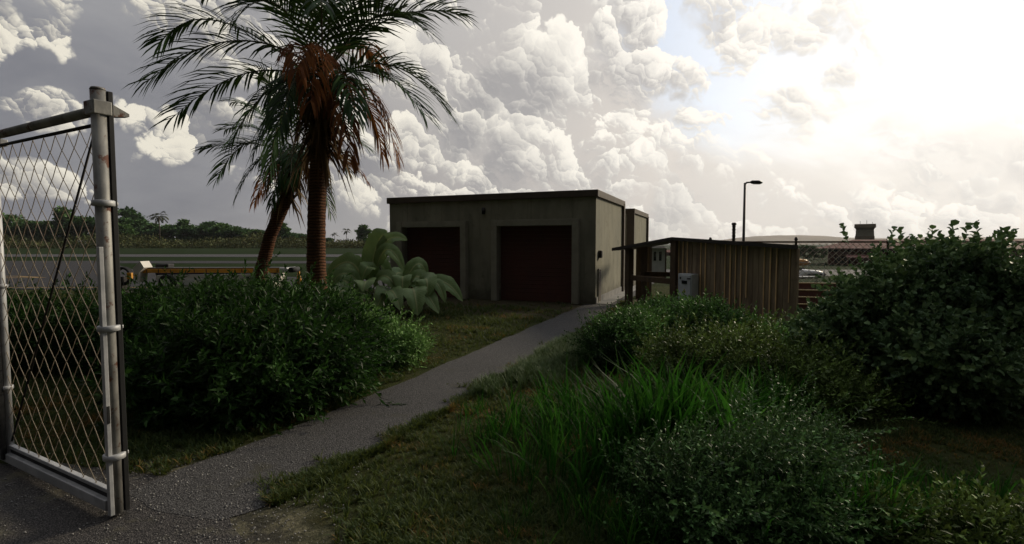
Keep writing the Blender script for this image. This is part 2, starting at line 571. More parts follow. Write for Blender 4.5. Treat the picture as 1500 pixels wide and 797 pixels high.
def surface(name, c1, c2, scale=6.0, rough=0.7, metal=0.0, bstr=0.25, bscale=40.0, bdist=0.004, spots=None, stretch=(1, 1, 1), spec=0.5, contrast=(0.35, 0.65), grime=None):
    """a painted or raw surface: two tones by noise, optional patches of a third (rust, stain), fine relief"""
    m, t, p, out = new_mat(name)
    tc = t.n('ShaderNodeTexCoord').outputs['Object']
    vec = t.v('MULTIPLY', tc, stretch)
    a = t.smooth(t.noise(vec, scale, 6, 0.62), *contrast)
    col = t.mix(a, c1, c2)
    rg = t.lin(a, 0, 1, rough - 0.07, rough + 0.07)
    if spots:
        sc, sscale, lo, hi = spots
        sp = t.smooth(t.noise(tc, sscale, 7, 0.68), lo, hi)
        col = t.mix(sp, col, sc)
        rg = t.m('ADD', rg, t.m('MULTIPLY', sp, 0.2), clamp=True)
        t.put(p.inputs['Metallic'], t.m('MULTIPLY', t.m('SUBTRACT', 1.0, sp), metal))
    else:
        p.inputs['Metallic'].default_value = metal
    t.put(p.inputs['Base Color'], col); t.put(p.inputs['Roughness'], rg)
    p.inputs['Specular IOR Level'].default_value = spec
    if grime:
        zz_ = t.n('ShaderNodeSeparateXYZ'); t.l(tc, zz_.inputs[0])
        k = t.smooth(t.m('MULTIPLY_ADD', t.noise(tc, 3.5, 6, .65), -0.9, zz_.outputs[2]), 0.12, -0.42)
        col = t.mix(t.m('MULTIPLY', k, .75), col, grime)
        streak = t.smooth(t.noise(t.v('MULTIPLY', tc, (5.0, 5.0, .35)), 1.6, 5, .6), .56, .74)
        col = t.mix(t.m('MULTIPLY', streak, .45), col, grime)
        t.put(p.inputs['Base Color'], col)
    if bstr:
        bump(t, p, t.noise(vec, bscale, 5, 0.6), bstr, bdist)
    return m


def leaf_mat(name, cols, rough=0.42, trans=0.22, tcol=(0.10, 0.16, 0.03), pos_scale=0.8, dry=None, spec=0.09):
    """leaf-by-leaf colour (each leaf is its own island) over slow drifts from place to place"""
    m, t, p, out = new_mat(name)
    geo = t.n('ShaderNodeNewGeometry')
    r = geo.outputs['Random Per Island']
    tc = t.n('ShaderNodeTexCoord').outputs['Object']
    ramp = t.n('ShaderNodeValToRGB')
    els = ramp.color_ramp.elements
    for i, c in enumerate(cols):
        pos = i / (len(cols) - 1)
        e = els[i] if i < 2 else els.new(pos)
        e.position = pos; e.color = (*c, 1)
    drift = t.noise(tc, pos_scale, 3, 0.6)
    f = t.m('ADD', t.m('MULTIPLY', t.m('POWER', r, 1.8), 0.85), t.m('MULTIPLY', t.m('SUBTRACT', drift, 0.37), 1.1), clamp=True)
    t.l(f, ramp.inputs[0])
    col = ramp.outputs[0]
    if dry:
        dc, lo, hi, dsc = dry
        k = t.smooth(t.m('ADD', t.noise(tc, dsc, 5, 0.65), t.m('MULTIPLY', r, 0.16)), lo, hi)
        col = t.mix(k, col, dc)
    t.l(col, p.inputs['Base Color'])
    t.put(p.inputs['Roughness'], t.lin(r, 0, 1, rough - .06, rough + .1))
    p.inputs['Specular IOR Level'].default_value = spec
    if trans > 0:
        tr = t.n('ShaderNodeBsdfTranslucent')
        t.l(t.mix(0.6, col, tcol), tr.inputs[0])
        mx = t.n('ShaderNodeMixShader'); mx.inputs[0].default_value = trans
        t.l(p.outputs[0], mx.inputs[1]); t.l(tr.outputs[0], mx.inputs[2]); t.l(mx.outputs[0], out.inputs[0])
    return m


M_galv = surface('galvanised_rusty', (.20, .195, .18), (.36, .35, .32), 9, .55, .2, .3, 55, .002, ((.11, .036, .016), 8.0, .555, .63), (1, 1, .5))
M_galv_clean = surface('galvanised_pale', (.40, .405, .41), (.54, .54, .54), 8, .5, .12, .15, 60, .001, ((.14, .05, .02), 9.0, .68, .74))
M_wire = surface('fence_wire', (.26, .21, .15), (.38, .31, .22), 14, .65, .1, 0)
M_black = surface('matt_black', (.006, .006, .006), (.012, .012, .012), 10, .7, 0, .1, 40, .001)
M_darkiron = surface('dark_iron', (.018, .016, .015), (.035, .030, .026), 20, .55, .4, .15, 60, .001)
M_wall = surface('weathered_render', (.225, .218, .165), (.325, .308, .235), 1.6, .9, 0, .5, 26, .006, ((.13, .122, .09), 2.4, .54, .78), (1, 1, .45), .25, grime=(.095, .085, .06))
M_wall_trim = surface('dark_brown_paint', (.075, .055, .040), (.105, .078, .056), 5, .75, 0, .2, 40, .002)
M_frame = surface('grey_door_surround', (.27, .255, .20), (.34, .32, .25), 3, .85, 0, .3, 30, .003)
M_shutter = surface('oxide_red_shutter', (.085, .027, .017), (.108, .035, .022), 2.2, .75, 0, .15, 30, .002, ((.075, .024, .018), 1.7, .55, .75))
M_wood = surface('brown_boards', (.19, .138, .092), (.34, .26, .172), 3.0, .85, 0, .5, 22, .003, ((.15, .11, .075), 2.5, .55, .75), (2.5, 2.5, .35), .2)
M_batten = surface('pale_board_edge', (.85, .56, .28), (.62, .42, .24), 5.0, .85, 0, .3, 30, .002, None, (2, 2, .6), .2)
M_beam = surface('dark_timber', (.085, .058, .038), (.13, .09, .058), 4, .85, 0, .35, 30, .003, None, (2, 2, .5), .2)
M_roofing = surface('dark_roof_sheet', (.030, .024, .020), (.050, .040, .032), 4, .8, 0, .3, 20, .004)
M_boxgrey = surface('electrical_grey_paint', (.50, .53, .55), (.60, .63, .65), 4, .5, 0, .1, 40, .001)
M_slab = surface('concrete', (.20, .195, .185), (.29, .28, .265), 2.5, .9, 0, .4, 30, .003)
M_white = surface('white_paint', (.72, .71, .69), (.80, .79, .77), 3, .35, 0, .05, 30, .001, ((.42, .38, .32), 3.0, .62, .8))
M_cream = surface('cream_weathered_paint', (.62, .58, .52), (.72, .68, .61), 3, .55, 0, .15, 30, .002, ((.36, .30, .24), 2.0, .6, .8))
M_orange = surface('orange_paint', (.62, .27, .02), (.70, .33, .035), 4, .5, 0, .1, 40, .001, ((.3, .13, .03), 5, .62, .75))
M_navy = surface('navy_paint', (.015, .018, .06), (.02, .025, .08), 4, .4, 0, 0)
M_glass = surface('dark_glass', (.010, .012, .016), (.016, .018, .022), 4, .12, 0, 0)
M_tyre = surface('tyre_rubber', (.015, .015, .015), (.022, .022, .022), 10, .85, 0, .2, 30, .002)
M_redroof = surface('red_roof_tiles', (.115, .028, .020), (.16, .040, .027), 1.2, .8, 0, .3, 6, .02)
M_redwall = surface('red_brown_wall', (.14, .040, .028), (.18, .055, .036), 1.0, .85, 0, .2, 6, .01)
M_peach = surface('peach_render', (.52, .36, .26), (.58, .41, .30), 1.0, .9, 0, .2, 10, .005)
M_cab = surface('brown_cab_panels', (.085, .068, .05), (.12, .095, .07), 1.0, .6, 0, .2, 6, .01)
M_fence = surface('pale_fence_wire', (.42, .36, .28), (.55, .47, .36), 14, .65, .1, 0)
M_tower = surface('tower_render', (.21, .165, .115), (.27, .21, .15), 1.0, .9, 0, .2, 6, .01)
M_clap = surface('white_clapboard', (.55, .54, .52), (.64, .63, .60), 2, .7, 0, .1, 10, .004)
M_brick = surface('brown_plinth', (.16, .09, .05), (.20, .12, .07), 4, .85, 0, .2, 20, .003)
M_slat = surface('red_brown_slats', (.17, .075, .072), (.23, .10, .095), 4, .8, 0, .3, 26, .003, None, (.4, 2, 2), .2)
M_slat_edge = surface('bare_slat_edge', (.66, .46, .28), (.5, .36, .22), 6, .8, 0, .2, 30, .002)
M_hill = surface('dry_hillside', (.16, .12, .075), (.20, .15, .10), .004, .95, 0, 0)
M_bark = surface('grey_bark', (.06, .048, .036), (.10, .08, .06), 3, .9, 0, .4, 16, .01)
M_stem = surface('bush_twigs', (.020, .016, .011), (.040, .032, .022), 10, .85, 0, 0)

# palm trunk: close rings up the stem
m, t, p, out = new_mat('palm_trunk_bark')
tc = t.n('ShaderNodeTexCoord').outputs['Object']
z = t.n('ShaderNodeSeparateXYZ'); t.l(tc, z.inputs[0])
wob = t.noise(tc, 7, 4, .6)
ring = t.m('SINE', t.m('ADD', t.m('MULTIPLY', z.outputs[2], 110.0), t.m('MULTIPLY', wob, 9.0)))
ring = t.lin(ring, -1, 1, 0, 1)
fib = t.noise(t.v('MULTIPLY', tc, (1, 1, .12)), 60, 4, .7)
c = t.mix(t.m('MULTIPLY', fib, ring), (.065, .027, .013), (.27, .12, .055))
c = t.mix(t.smooth(t.noise(tc, 3.0, 4, .6), .5, .75), c, (.055, .036, .022))
t.l(c, p.inputs['Base Color']); p.inputs['Roughness'].default_value = .9; p.inputs['Specular IOR Level'].default_value = .2
bump(t, p, t.m('ADD', ring, fib), .7, .012)
M_palmtrunk = m

M_leaf_dark = leaf_mat('dark_bush_leaf', [(0.0063, 0.0139, 0.0035), (0.0140, 0.0310, 0.0077), (0.0331, 0.0736, 0.0184), (0.0628, 0.1395, 0.0349)], .42, .22, (.05, .14, .02), 1.1)
M_leaf_light = leaf_mat('light_bush_leaf', [(0.0620, 0.1069, 0.0320), (0.1187, 0.2049, 0.0615), (0.2066, 0.3562, 0.1069), (0.3306, 0.5700, 0.1710)], .42, .22, (.10, .20, .04), 1.2)
M_leaf_mid = leaf_mat('mid_bush_leaf', [(0.0394, 0.0757, 0.0212), (0.0805, 0.1549, 0.0433), (0.1488, 0.2861, 0.0801), (0.2626, 0.5049, 0.1414)], .40, .2, (.08, .17, .03), 1.1)
M_leaf_olive = leaf_mat('olive_bush_leaf', [(0.0404, 0.0612, 0.0159), (0.0785, 0.1190, 0.0309), (0.1459, 0.2210, 0.0575), (0.2805, 0.4250, 0.1105)], .42, .2, (.10, .14, .03), 1.2)
M_leaf_grape = leaf_mat('sea_grape_leaf', [(0.0653, 0.1143, 0.0565), (0.1087, 0.1827, 0.0827), (0.1631, 0.2558, 0.1087), (0.2610, 0.3654, 0.1522)], .45, .16, (.06, .10, .03), 1.0)
M_leaf_tip = leaf_mat('silver_bush_leaf', [(0.0229, 0.0458, 0.0156), (0.0458, 0.0915, 0.0311), (0.0944, 0.1889, 0.0642), (0.1831, 0.3662, 0.1245)], .40, .18, (.10, .18, .06), 1.2)
M_lawn = leaf_mat('lawn_blade', [(0.0236, 0.0474, 0.0110), (0.0418, 0.0743, 0.0164), (0.0709, 0.1072, 0.0254), (0.1272, 0.1494, 0.0473)], .6, .42, (.12, .14, .03), .9, ((.30, .13, .035), .635, .79, 1.3), .25)
M_meadow = leaf_mat('soft_tall_grass_blade', [(0.0560, 0.0924, 0.0308), (0.0868, 0.1386, 0.0476), (0.1190, 0.1771, 0.0672), (0.1540, 0.2002, 0.0840)], .6, .22, (.09, .13, .03), .9, None, .25)
M_reed = leaf_mat('long_grass_blade', [(0.0060, 0.0200, 0.0030), (0.0130, 0.0420, 0.0055), (0.0260, 0.0860, 0.0100), (0.0900, 0.1900, 0.0260)], .60, .32, (.05, .20, .02), .7, None, .06)
M_frond = leaf_mat('palm_leaflet', [(0.0150, 0.0360, 0.0150), (0.0270, 0.0630, 0.0225), (0.0480, 0.0990, 0.0330), (0.0900, 0.1500, 0.0525)], .42, .12, (.08, .13, .02), .6)
M_frond_dead = leaf_mat('dead_palm_leaflet', [(.075, .026, .010), (.14, .050, .017), (.22, .085, .028), (.28, .12, .045)], .7, .22, (.24, .09, .02), 2.0)
M_frond_tan = leaf_mat('palm_boot_fibre', [(.045, .026, .012), (.09, .055, .026), (.16, .105, .05), (.24, .17, .09)], .8, .1, (.2, .1, .03), 2.0)
M_rachis = surface('palm_rachis', (.05, .055, .018), (.10, .085, .035), 8, .6, 0, 0)
M_crown = leaf_mat('far_tree_leaf', [(0.0716, 0.1378, 0.0413), (0.0968, 0.1864, 0.0559), (0.1222, 0.2350, 0.0704), (0.1432, 0.2754, 0.0827)], .6, .15, (.08, .12, .02), .25, None, .2)
M_crown_dark = leaf_mat('far_dark_tree_leaf', [(0.0535, 0.1114, 0.0356), (0.0745, 0.1552, 0.0496), (0.0931, 0.1941, 0.0621), (0.1134, 0.2363, 0.0756)], .6, .12, (.06, .10, .02), .25, None, .2)
M_scrub = leaf_mat('far_scrub', [(0.0504, 0.0722, 0.0245), (0.0792, 0.1020, 0.0331), (0.1152, 0.1274, 0.0432), (0.1584, 0.1529, 0.0612)], .7, .15, (.12, .11, .03), .12, None, .2)
M_far_palm = leaf_mat('far_palm_leaf', [(.030, .040, .014), (.048, .058, .020), (.07, .08, .028), (.10, .10, .04)], .5, .15, (.10, .11, .02), .3)

# big plant leaf: pale midrib and side veins
m, t, p, out = new_mat('broad_plant_leaf')
tc = t.n('ShaderNodeTexCoord').outputs['Object']
uvn = t.n('ShaderNodeUVMap'); uvn.uv_map = 'leaf'
sx = t.n('ShaderNodeSeparateXYZ'); t.l(uvn.outputs[0], sx.inputs[0])
across = t.m('ABSOLUTE', t.m('SUBTRACT', sx.outputs[0], 0.5))
rib = t.smooth(across, 0.055, 0.025)
vein = t.m('SINE', t.m('MULTIPLY', t.m('ADD', sx.outputs[1], t.m('MULTIPLY', across, -0.25)), 150.0))
vein = t.lin(vein, -1, 1, 0, 1)
c = t.mix(t.smooth(t.noise(tc, 4, 5, .6), .3, .7), (.16, .25, .085), (.24, .34, .13))
c = t.mix(t.m('MULTIPLY', vein, 0.22), c, (.18, .25, .11))
c = t.mix(t.smooth(t.noise(tc, 14, 5, .65), .62, .74), c, (.17, .14, .06))
c = t.mix(rib, c, (.34, .38, .16))
t.l(c, p.inputs['Base Color']); p.inputs['Roughness'].default_value = .42
p.inputs['Specular IOR Level'].default_value = .22
bump(t, p, t.m('ADD', vein, t.m('MULTIPLY', rib, 2.0)), .35, .006)
tr = t.n('ShaderNodeBsdfTranslucent'); t.l(t.mix(.5, c, (.14, .20, .05)), tr.inputs[0])
mx = t.n('ShaderNodeMixShader'); mx.inputs[0].default_value = .2
t.l(p.outputs[0], mx.inputs[1]); t.l(tr.outputs[0], mx.inputs[2]); t.l(mx.outputs[0], out.inputs[0])
M_banana = m

# asphalt and gravel
def asphalt(name, c1, c2, grain=70.0, gstr=.8, gdist=.012, spots=None):
    m, t, p, out = new_mat(name)
    tc = t.n('ShaderNodeTexCoord').outputs['Object']
    big = t.smooth(t.noise(tc, .8, 5, .6), .3, .7)
    g = t.voronoi(tc, grain, 0, .5, 'F1')
    n2 = t.noise(tc, grain * .6, 4, .7)
    c = t.mix(big, c1, c2)
    c = t.mix(t.smooth(n2, .40, .70), c, tuple(x * 1.75 for x in c2))
    c = t.mix(t.smooth(g, .30, .60), c, tuple(x * .45 for x in c1))
    if spots:
        sc, s, lo, hi = spots
        c = t.mix(t.smooth(t.noise(tc, s, 6, .65), lo, hi), c, sc)
    t.l(c, p.inputs['Base Color']); p.inputs['Roughness'].default_value = .82
    p.inputs['Specular IOR Level'].default_value = .2
    bump(t, p, t.m('ADD', t.m('MULTIPLY', g, -1.0), n2), gstr, gdist)
    return m


M_path = asphalt('worn_path_asphalt', (.074, .071, .070), (.108, .104, .101), 95, .55, .008, ((.062, .058, .044), 2.2, .56, .72))
M_drive = asphalt('drive_asphalt', (.066, .062, .060), (.092, .083, .077), 110, .6, .007, ((.135, .125, .085), 1.3, .50, .66))
M_apron = asphalt('apron_asphalt', (.040, .038, .042), (.052, .050, .053), 30, .4, .01)
M_runway = asphalt('runway_asphalt', (.085, .083, .088), (.105, .102, .105), 20, .3, .01)
M_line = surface('worn_yellow_line', (.30, .19, .06), (.40, .26, .09), 3, .8, 0, .2, 30, .002, ((.10, .08, .06), 4, .5, .7))

# the ground: dark soil and turf, drier and sandier in patches
m, t, p, out = new_mat('ground_turf_and_soil')
geo = t.n('ShaderNodeNewGeometry').outputs['Position']
sx = t.n('ShaderNodeSeparateXYZ'); t.l(geo, sx.inputs[0])
flat = t.n('ShaderNodeCombineXYZ'); t.l(sx.outputs[0], flat.inputs[0]); t.l(sx.outputs[1], flat.inputs[1])
gp = flat.outputs[0]
n1 = t.noise(gp, .9, 6, .62); n2 = t.noise(gp, 5.5, 6, .65); n3 = t.noise(gp, 42, 5, .7)
turf = t.mix(t.smooth(n1, .35, .65), (.026, .036, .012), (.052, .062, .022))
turf = t.mix(t.smooth(n2, .45, .70), turf, (.068, .060, .026))
turf = t.mix(t.smooth(n3, .35, .70), turf, (.045, .050, .020))
# far field, mown airfield grass
field = t.mix(t.smooth(t.noise(gp, .06, 4, .6), .3, .7), (.016, .030, .010), (.025, .040, .014))
field = t.mix(t.smooth(t.noise(gp, .9, 5, .7), .5, .8), field, (.036, .040, .018))
base = t.mix(t.smooth(sx.outputs[1], 19.0, 26.0), turf, field)
# sandy soil round the gate drive
def near_pt(x, y, r0, r1):
    d = t.v('DISTANCE', gp, (x, y, 0))
    return t.smooth(t.m('ADD', d, t.m('MULTIPLY', t.m('SUBTRACT', n2, .5), .9)), r1, r0)
sand = t.m('MAXIMUM', near_pt(-1.75, 2.75, .35, .95), near_pt(-2.75, 3.7, .15, .6))
sandc = t.mix(t.smooth(n3, .35, .65), (.080, .074, .052), (.20, .185, .120))
sandc = t.mix(t.smooth(n2, .42, .60), sandc, (.062, .058, .050))
base = t.mix(sand, base, sandc)
# bare trodden earth before the garage doors
pad = t.m('MAXIMUM', near_pt(.6, 14.2, 1.5, 2.9), near_pt(-2.6, 15.4, 1.6, 3.0))
padc = t.mix(t.smooth(n2, .35, .65), (.050, .042, .028), (.080, .066, .042))
base = t.mix(t.m('MULTIPLY', pad, .85), base, padc)
t.l(base, p.inputs['Base Color']); p.inputs['Roughness'].default_value = 1.0; p.inputs['Specular IOR Level'].default_value = .03
bump(t, p, t.m('ADD', t.m('MULTIPLY', n2, 1.5), n3), .8, .03)
M_ground = m
# ------------------------------------------------------------------ terrain
def sstep(x):
    x = np.clip(x, 0, 1); return x * x * (3 - 2 * x)


def gz(x, y):
    """the ground falls away gently to the right beyond the sheds"""
    return -2.4 * sstep((np.asarray(y, float) - 18) / 40) * sstep((np.asarray(x, float) - 2) / 12)


def build_ground():
    def axis(a, b, near):
        s = [0.0]; step = near
        while s[-1] < b:
            s.append(s[-1] + step)
            if s[-1] > 20: step *= 1.25
        neg = [0.0]; step = near
        while neg[-1] > a:
            neg.append(neg[-1] - step)
            if neg[-1] < -20: step *= 1.25
        return np.array(sorted(set(neg + s)))
    xs, ys = axis(-4500, 4500, .5), axis(-200, 5200, .5)
    X, Y = np.meshgrid(xs, ys)
    Z = gz(X, Y) + 0.006 * np.sin(X * 1.7 + Y * .6) * np.sin(Y * 1.3) * (Y < 17) - .006
    V = np.stack([X.ravel(), Y.ravel(), Z.ravel()], 1)
    nx, ny = len(xs), len(ys)
    i = (np.arange(ny - 1)[:, None] * nx + np.arange(nx - 1)[None]).ravel()
    Q = np.stack([i, i + 1, i + nx + 1, i + nx], 1)
    o = np_obj('ground', V, M_ground, None, quads=Q, smooth=True)
    tag(o, 'dark turf and bare soil falling away to the right', None, None, 'structure')


build_ground()


def sheet(name, poly, z, mat, label, thick=0.0, noise=0.0, sub=0.12):
    """a flat area laid over the ground with an uneven edge"""
    pts = []
    n = len(poly)
    for i in range(n):
        a, b = Vector(poly[i]), Vector(poly[(i + 1) % n])
        k = max(1, int((b - a).length / sub)) if noise else 1
        nrm = Vector((-(b - a).y, (b - a).x)).normalized()
        for j in range(k):
            p = a.lerp(b, j / k)
            if noise and 0 < j:
                p = p + nrm * (noise * (math.sin(p.x * 3.1 + p.y * 2.3) * .5 + math.sin(p.x * 7.7 - p.y * 9.1) * .3 + random.uniform(-.35, .35)))
            pts.append((p.x, p.y))
    bm = bmesh.new()
    f = bm.faces.new([bm.verts.new((p[0], p[1], z)) for p in pts])
    bmesh.ops.triangulate(bm, faces=[f])
    me = bpy.data.meshes.new(name); bm.to_mesh(me); bm.free()
    o = link(name, me, mat)
    if o.data.polygons[0].normal.z < 0:
        o.data.flip_normals()
    tag(o, label, None, None, 'structure')
    return o


PATH_L = [(-2.30, 3.25), (-2.72, 3.50), (-2.62, 3.75), (-1.76, 5.5), (.80, 11.6), (2.62, 15.9), (7.0, 26.6)]
PATH_R = [(7.75, 26.3), (3.42, 15.4), (1.42, 10.1), (-.70, 5.3), (-1.40, 3.75), (-1.62, 3.35), (-1.85, 3.15)]
sheet('path', PATH_L + PATH_R, .0035, M_path, 'grey asphalt footpath running to the garage corner', 0, .035)
sheet('driveway', [(-9, -2), (-1.30, -2), (-1.36, 2.2), (-1.60, 2.95), (-1.95, 3.45), (-2.6, 3.75), (-3.4, 3.95), (-9, 4.4)], .0015, M_drive, 'dark worn asphalt under the open gate', 0, .05, .2)
sheet('apron', [(-90, 19.5), (-4, 19.5), (-5, 23.5), (-9, 26), (-18, 29), (-26, 35), (-36, 46), (-44, 50.5), (-90, 51)], .010, M_apron, 'dark asphalt apron beyond the hedge')


def strip(name, near, far, x0, x1, mat, label, lift):
    """a paved strip that follows the fall of the ground; near and far are (y at x0, y at x1)"""
    n = 60
    V, Q = [], []
    for i in range(n + 1):
        f = i / n; x = x0 + (x1 - x0) * f
        ya, yb = near[0] + (near[1] - near[0]) * f, far[0] + (far[1] - far[0]) * f
        for j in range(5):
            y = ya + (yb - ya) * j / 4
            V.append((x, y, float(gz(x, y)) + lift))
    for i in range(n):
        for j in range(4):
            Q.append((i * 5 + j, i * 5 + 5 + j, i * 5 + 6 + j, i * 5 + 1 + j))
    o = np_obj(name, np.array(V), mat, None, quads=np.array(Q))
    tag(o, label, None, None, 'structure')


strip('taxiway', (49.5, 44), (57, 50), -300, 60, M_apron, 'asphalt taxiway strip across the grass', .012)
strip('runway', (76, 64), (92, 80), -500, 120, M_runway, 'pale grey runway in front of the far trees', .03)


def line(pts, w, name='road_marking'):
    mb = MB()
    for a, b in zip(pts[:-1], pts[1:]):
        a, b = Vector((*a, 0)), Vector((*b, 0)); d = (b - a).normalized(); nn = Vector((-d.y, d.x, 0)) * w / 2
        z = Vector((0, 0, .018))
        mb.add([a - nn + z, b - nn + z, b + nn + z, a + nn + z], [(0, 1, 2, 3)])
    o = obj(name, mb, M_line); tag(o, None, None, None, 'structure'); return o


line([(-60, 27.5), (-26.4, 27.3), (-24.0, 26.2), (-30, 25.6), (-60, 25.8)], .26)['label'] = 'worn yellow lead-in line on the apron'
line([(-60, 19.9), (-13.2, 20.3)], .17)['label'] = 'worn yellow edge line on the apron behind the gate'
for xx, yy in ((-21, 76), (-14, 77), (-4, 75), (-33, 78)):
    line([(xx, yy), (xx + 3.2, yy)], .8)['label'] = 'pale dash on the runway'


# ------------------------------------------------------------------ the garage block and the block behind it
CORNER = Vector((2.40, 14.70, 0.0))
ROT = math.atan2(-.377, .926)
BM = Matrix.Translation(CORNER) @ Matrix.Rotation(ROT, 4, 'Z')
BMi = BM.inverted()


def on_front(px, py, ly=0.0):
    o, d = BMi @ Vector((0, 0, CAM_H)), BMi.to_3x3() @ ray(px, py)
    return o + d * ((ly - o.y) / d.y)


W, D, H = 7.05, 4.35, 3.12
g = thing('garage_block', 'flat-roofed rendered garage with two dark red shutter doors', 'building', tuple(CORNER), ROT)
mb = MB()
dl = (on_front(593, 360).x, on_front(678, 360).x); dr = (on_front(731, 360).x, on_front(840, 360).x)
dtop = on_front(785, 331).z
xs = [-W, dl[0], dl[1], dr[0], dr[1], 0]
for a, b in ((0, 1), (2, 3), (4, 5)):
    mb.box(((xs[a] + xs[b]) / 2, .11, H / 2 - .1), (xs[b] - xs[a], .22, H + .2))
for a, b in ((1, 2), (3, 4)):
    mb.box(((xs[a] + xs[b]) / 2, .11, (H + dtop) / 2), (xs[b] - xs[a], .22, H - dtop))
mb.box((-.11, (D + .22) / 2, H / 2 - .1), (.22, D - .22, H + .2))
mb.box((-W + .11, (D + .22) / 2, H / 2 - .1), (.22, D - .22, H + .2))
mb.box((-W / 2, D - .11, H / 2 - .1), (W - .44, .22, H + .2))
obj('wall', mb, M_wall, g)
mb = MB()
mb.box((-W / 2, D / 2, H + .07), (W + .14, D + .14, .20), bev=.012)
ro = obj('roof', mb, M_wall_trim, g)
for k, (a, b) in enumerate((dl, dr)):
    d = MB(); n = 18
    for i in range(n):
        z0 = i * dtop / n
        d.box(((a + b) / 2, .155 + .004 * (i % 2), z0 + dtop / n / 2), (b - a - .006, .03, dtop / n - .004))
    door = obj('shutter_door', d, M_shutter, g)
    fr = MB(); fw, fp = .19, .20
    fr.box((a - fw / 2, -fp / 2 + .02, (dtop + fw) / 2), (fw, fp + .04, dtop + fw), bev=.008)
    fr.box((b + fw / 2, -fp / 2 + .02, (dtop + fw) / 2), (fw, fp + .04, dtop + fw), bev=.008)
    fr.box(((a + b) / 2, -fp / 2 + .025, dtop + fw / 2), (b - a - .004, fp + .03, fw - .006), bev=.006)
    obj('door_surround', fr, M_frame, g)
mb = MB()
for yy in (D + .01,):
    mb.box((.035, yy - .10, H / 2 + .02), (.10, .20, H + .10), bev=.006)
obj('corner_post', mb, M_wall_trim, g)
mb = MB(); mb.box((.012, D / 2 - .1, .10), (.03, D - .3, .20)); obj('plinth', mb, M_slab, g)
# wall lamp over the doors and the small box with its conduit on the side wall
c = on_front(709.5, 309)
t = thing('wall_lamp', 'small dark cylinder lamp on the wall between the garage doors', 'lamp', tuple(BM @ Vector((c.x, -.07, c.z))), ROT)
mb = MB(); mb.tube([(0, 0, -.10), (0, 0, .10)], .055, 14); obj('lamp_body', mb, M_darkiron, t)
mb = MB(); mb.box((0, .05, 0), (.07, .05, .11), bev=.004); obj('bracket', mb, M_darkiron, t)
mb = MB(); mb.tube([(0, 0, -.102), (0, 0, -.108)], .045, 14); obj('lens', mb, M_glass, t)
t = thing('switch_box', 'small black switch box on the sunlit side wall of the garage', 'box', tuple(BM @ Vector((.003, .42, 1.33))), ROT)
mb = MB(); mb.box((.045, 0, .11), (.09, .15, .22), bev=.006); obj('casing', mb, M_darkiron, t)
mb = MB(); mb.box((.095, 0, .11), (.012, .11, .17), bev=.003); obj('cover', mb, M_black, t)
t = thing('service_hatch', 'narrow dark hatch low on the sunlit side wall of the garage', 'hatch', tuple(BM @ Vector((.003, .42, .02))), ROT)
mb = MB(); mb.box((.02, 0, .50), (.04, .30, 1.0), bev=.005); obj('frame', mb, M_frame, t)
mb = MB(); mb.box((.034, 0, .50), (.02, .22, .92), bev=.003); obj('panel', mb, M_wall_trim, t)

# second block behind, same wall line
B2 = thing('annex_block', 'smaller rendered block behind the garage along the path', 'building', tuple(BM @ Vector((0, 6.75, 0))), ROT)
W2, D2, H2 = 5.0, 4.2, 3.02
mb = MB()
mb.box((-W2 / 2, .11, H2 / 2 - .1), (W2, .22, H2 + .2)); mb.box((-.11, D2 / 2 + .11, H2 / 2 - .1), (.22, D2 - .22, H2 + .2))
mb.box((-W2 + .11, D2 / 2 + .11, H2 / 2 - .1), (.22, D2 - .22, H2 + .2)); mb.box((-W2 / 2, D2 - .11, H2 / 2 - .1), (W2 - .44, .22, H2 + .2))
obj('wall', mb, M_wall, B2)
mb = MB(); mb.box((-W2 / 2, D2 / 2, H2 + .06), (W2 + .12, D2 + .12, .20), bev=.012); obj('roof', mb, M_wall_trim, B2)
mb = MB()
mb.box((.035, D2 - .09, H2 / 2), (.10, .20, H2 + .06), bev=.006); obj('corner_post', mb, M_wall_trim, B2)
mb = MB(); mb.box((-.10, -.035, H2 / 2), (.30, .08, H2 - .01), bev=.006); obj('corner_post', mb, M_wall_trim, B2)
tag(sheet('kerb_strip', [tuple((BM @ Vector(p))[:2]) for p in ((.03, .1, 0), (.42, .1, 0), (.42, 11.2, 0), (.03, 11.2, 0))], .020, M_slab, 'concrete strip along the side wall of the garage'))

# ------------------------------------------------------------------ the timber shelter
P0, PA, PB = Vector((3.00, 13.1, 0)), Vector((3.72, 11.63, 0)), Vector((5.03, 9.0, 0))
sd = (PB - P0).normalized(); L = (PB - P0).length; LA = (PA - P0).length
SR = math.atan2(sd.y, sd.x)
sh = thing('timber_shelter', 'brown board-clad shelter with open posts and shallow gable roof', 'shed', tuple(P0), SR)
ZR, ZL, ZB = 1.90, 1.70, 1.735           # ridge, open eave and boarded eave heights
DEP = 4.4


def ztop(x):
    return ZL + (ZR - ZL) * x / LA if x < LA else ZR + (ZB - ZR) * (x - LA) / (L - LA)


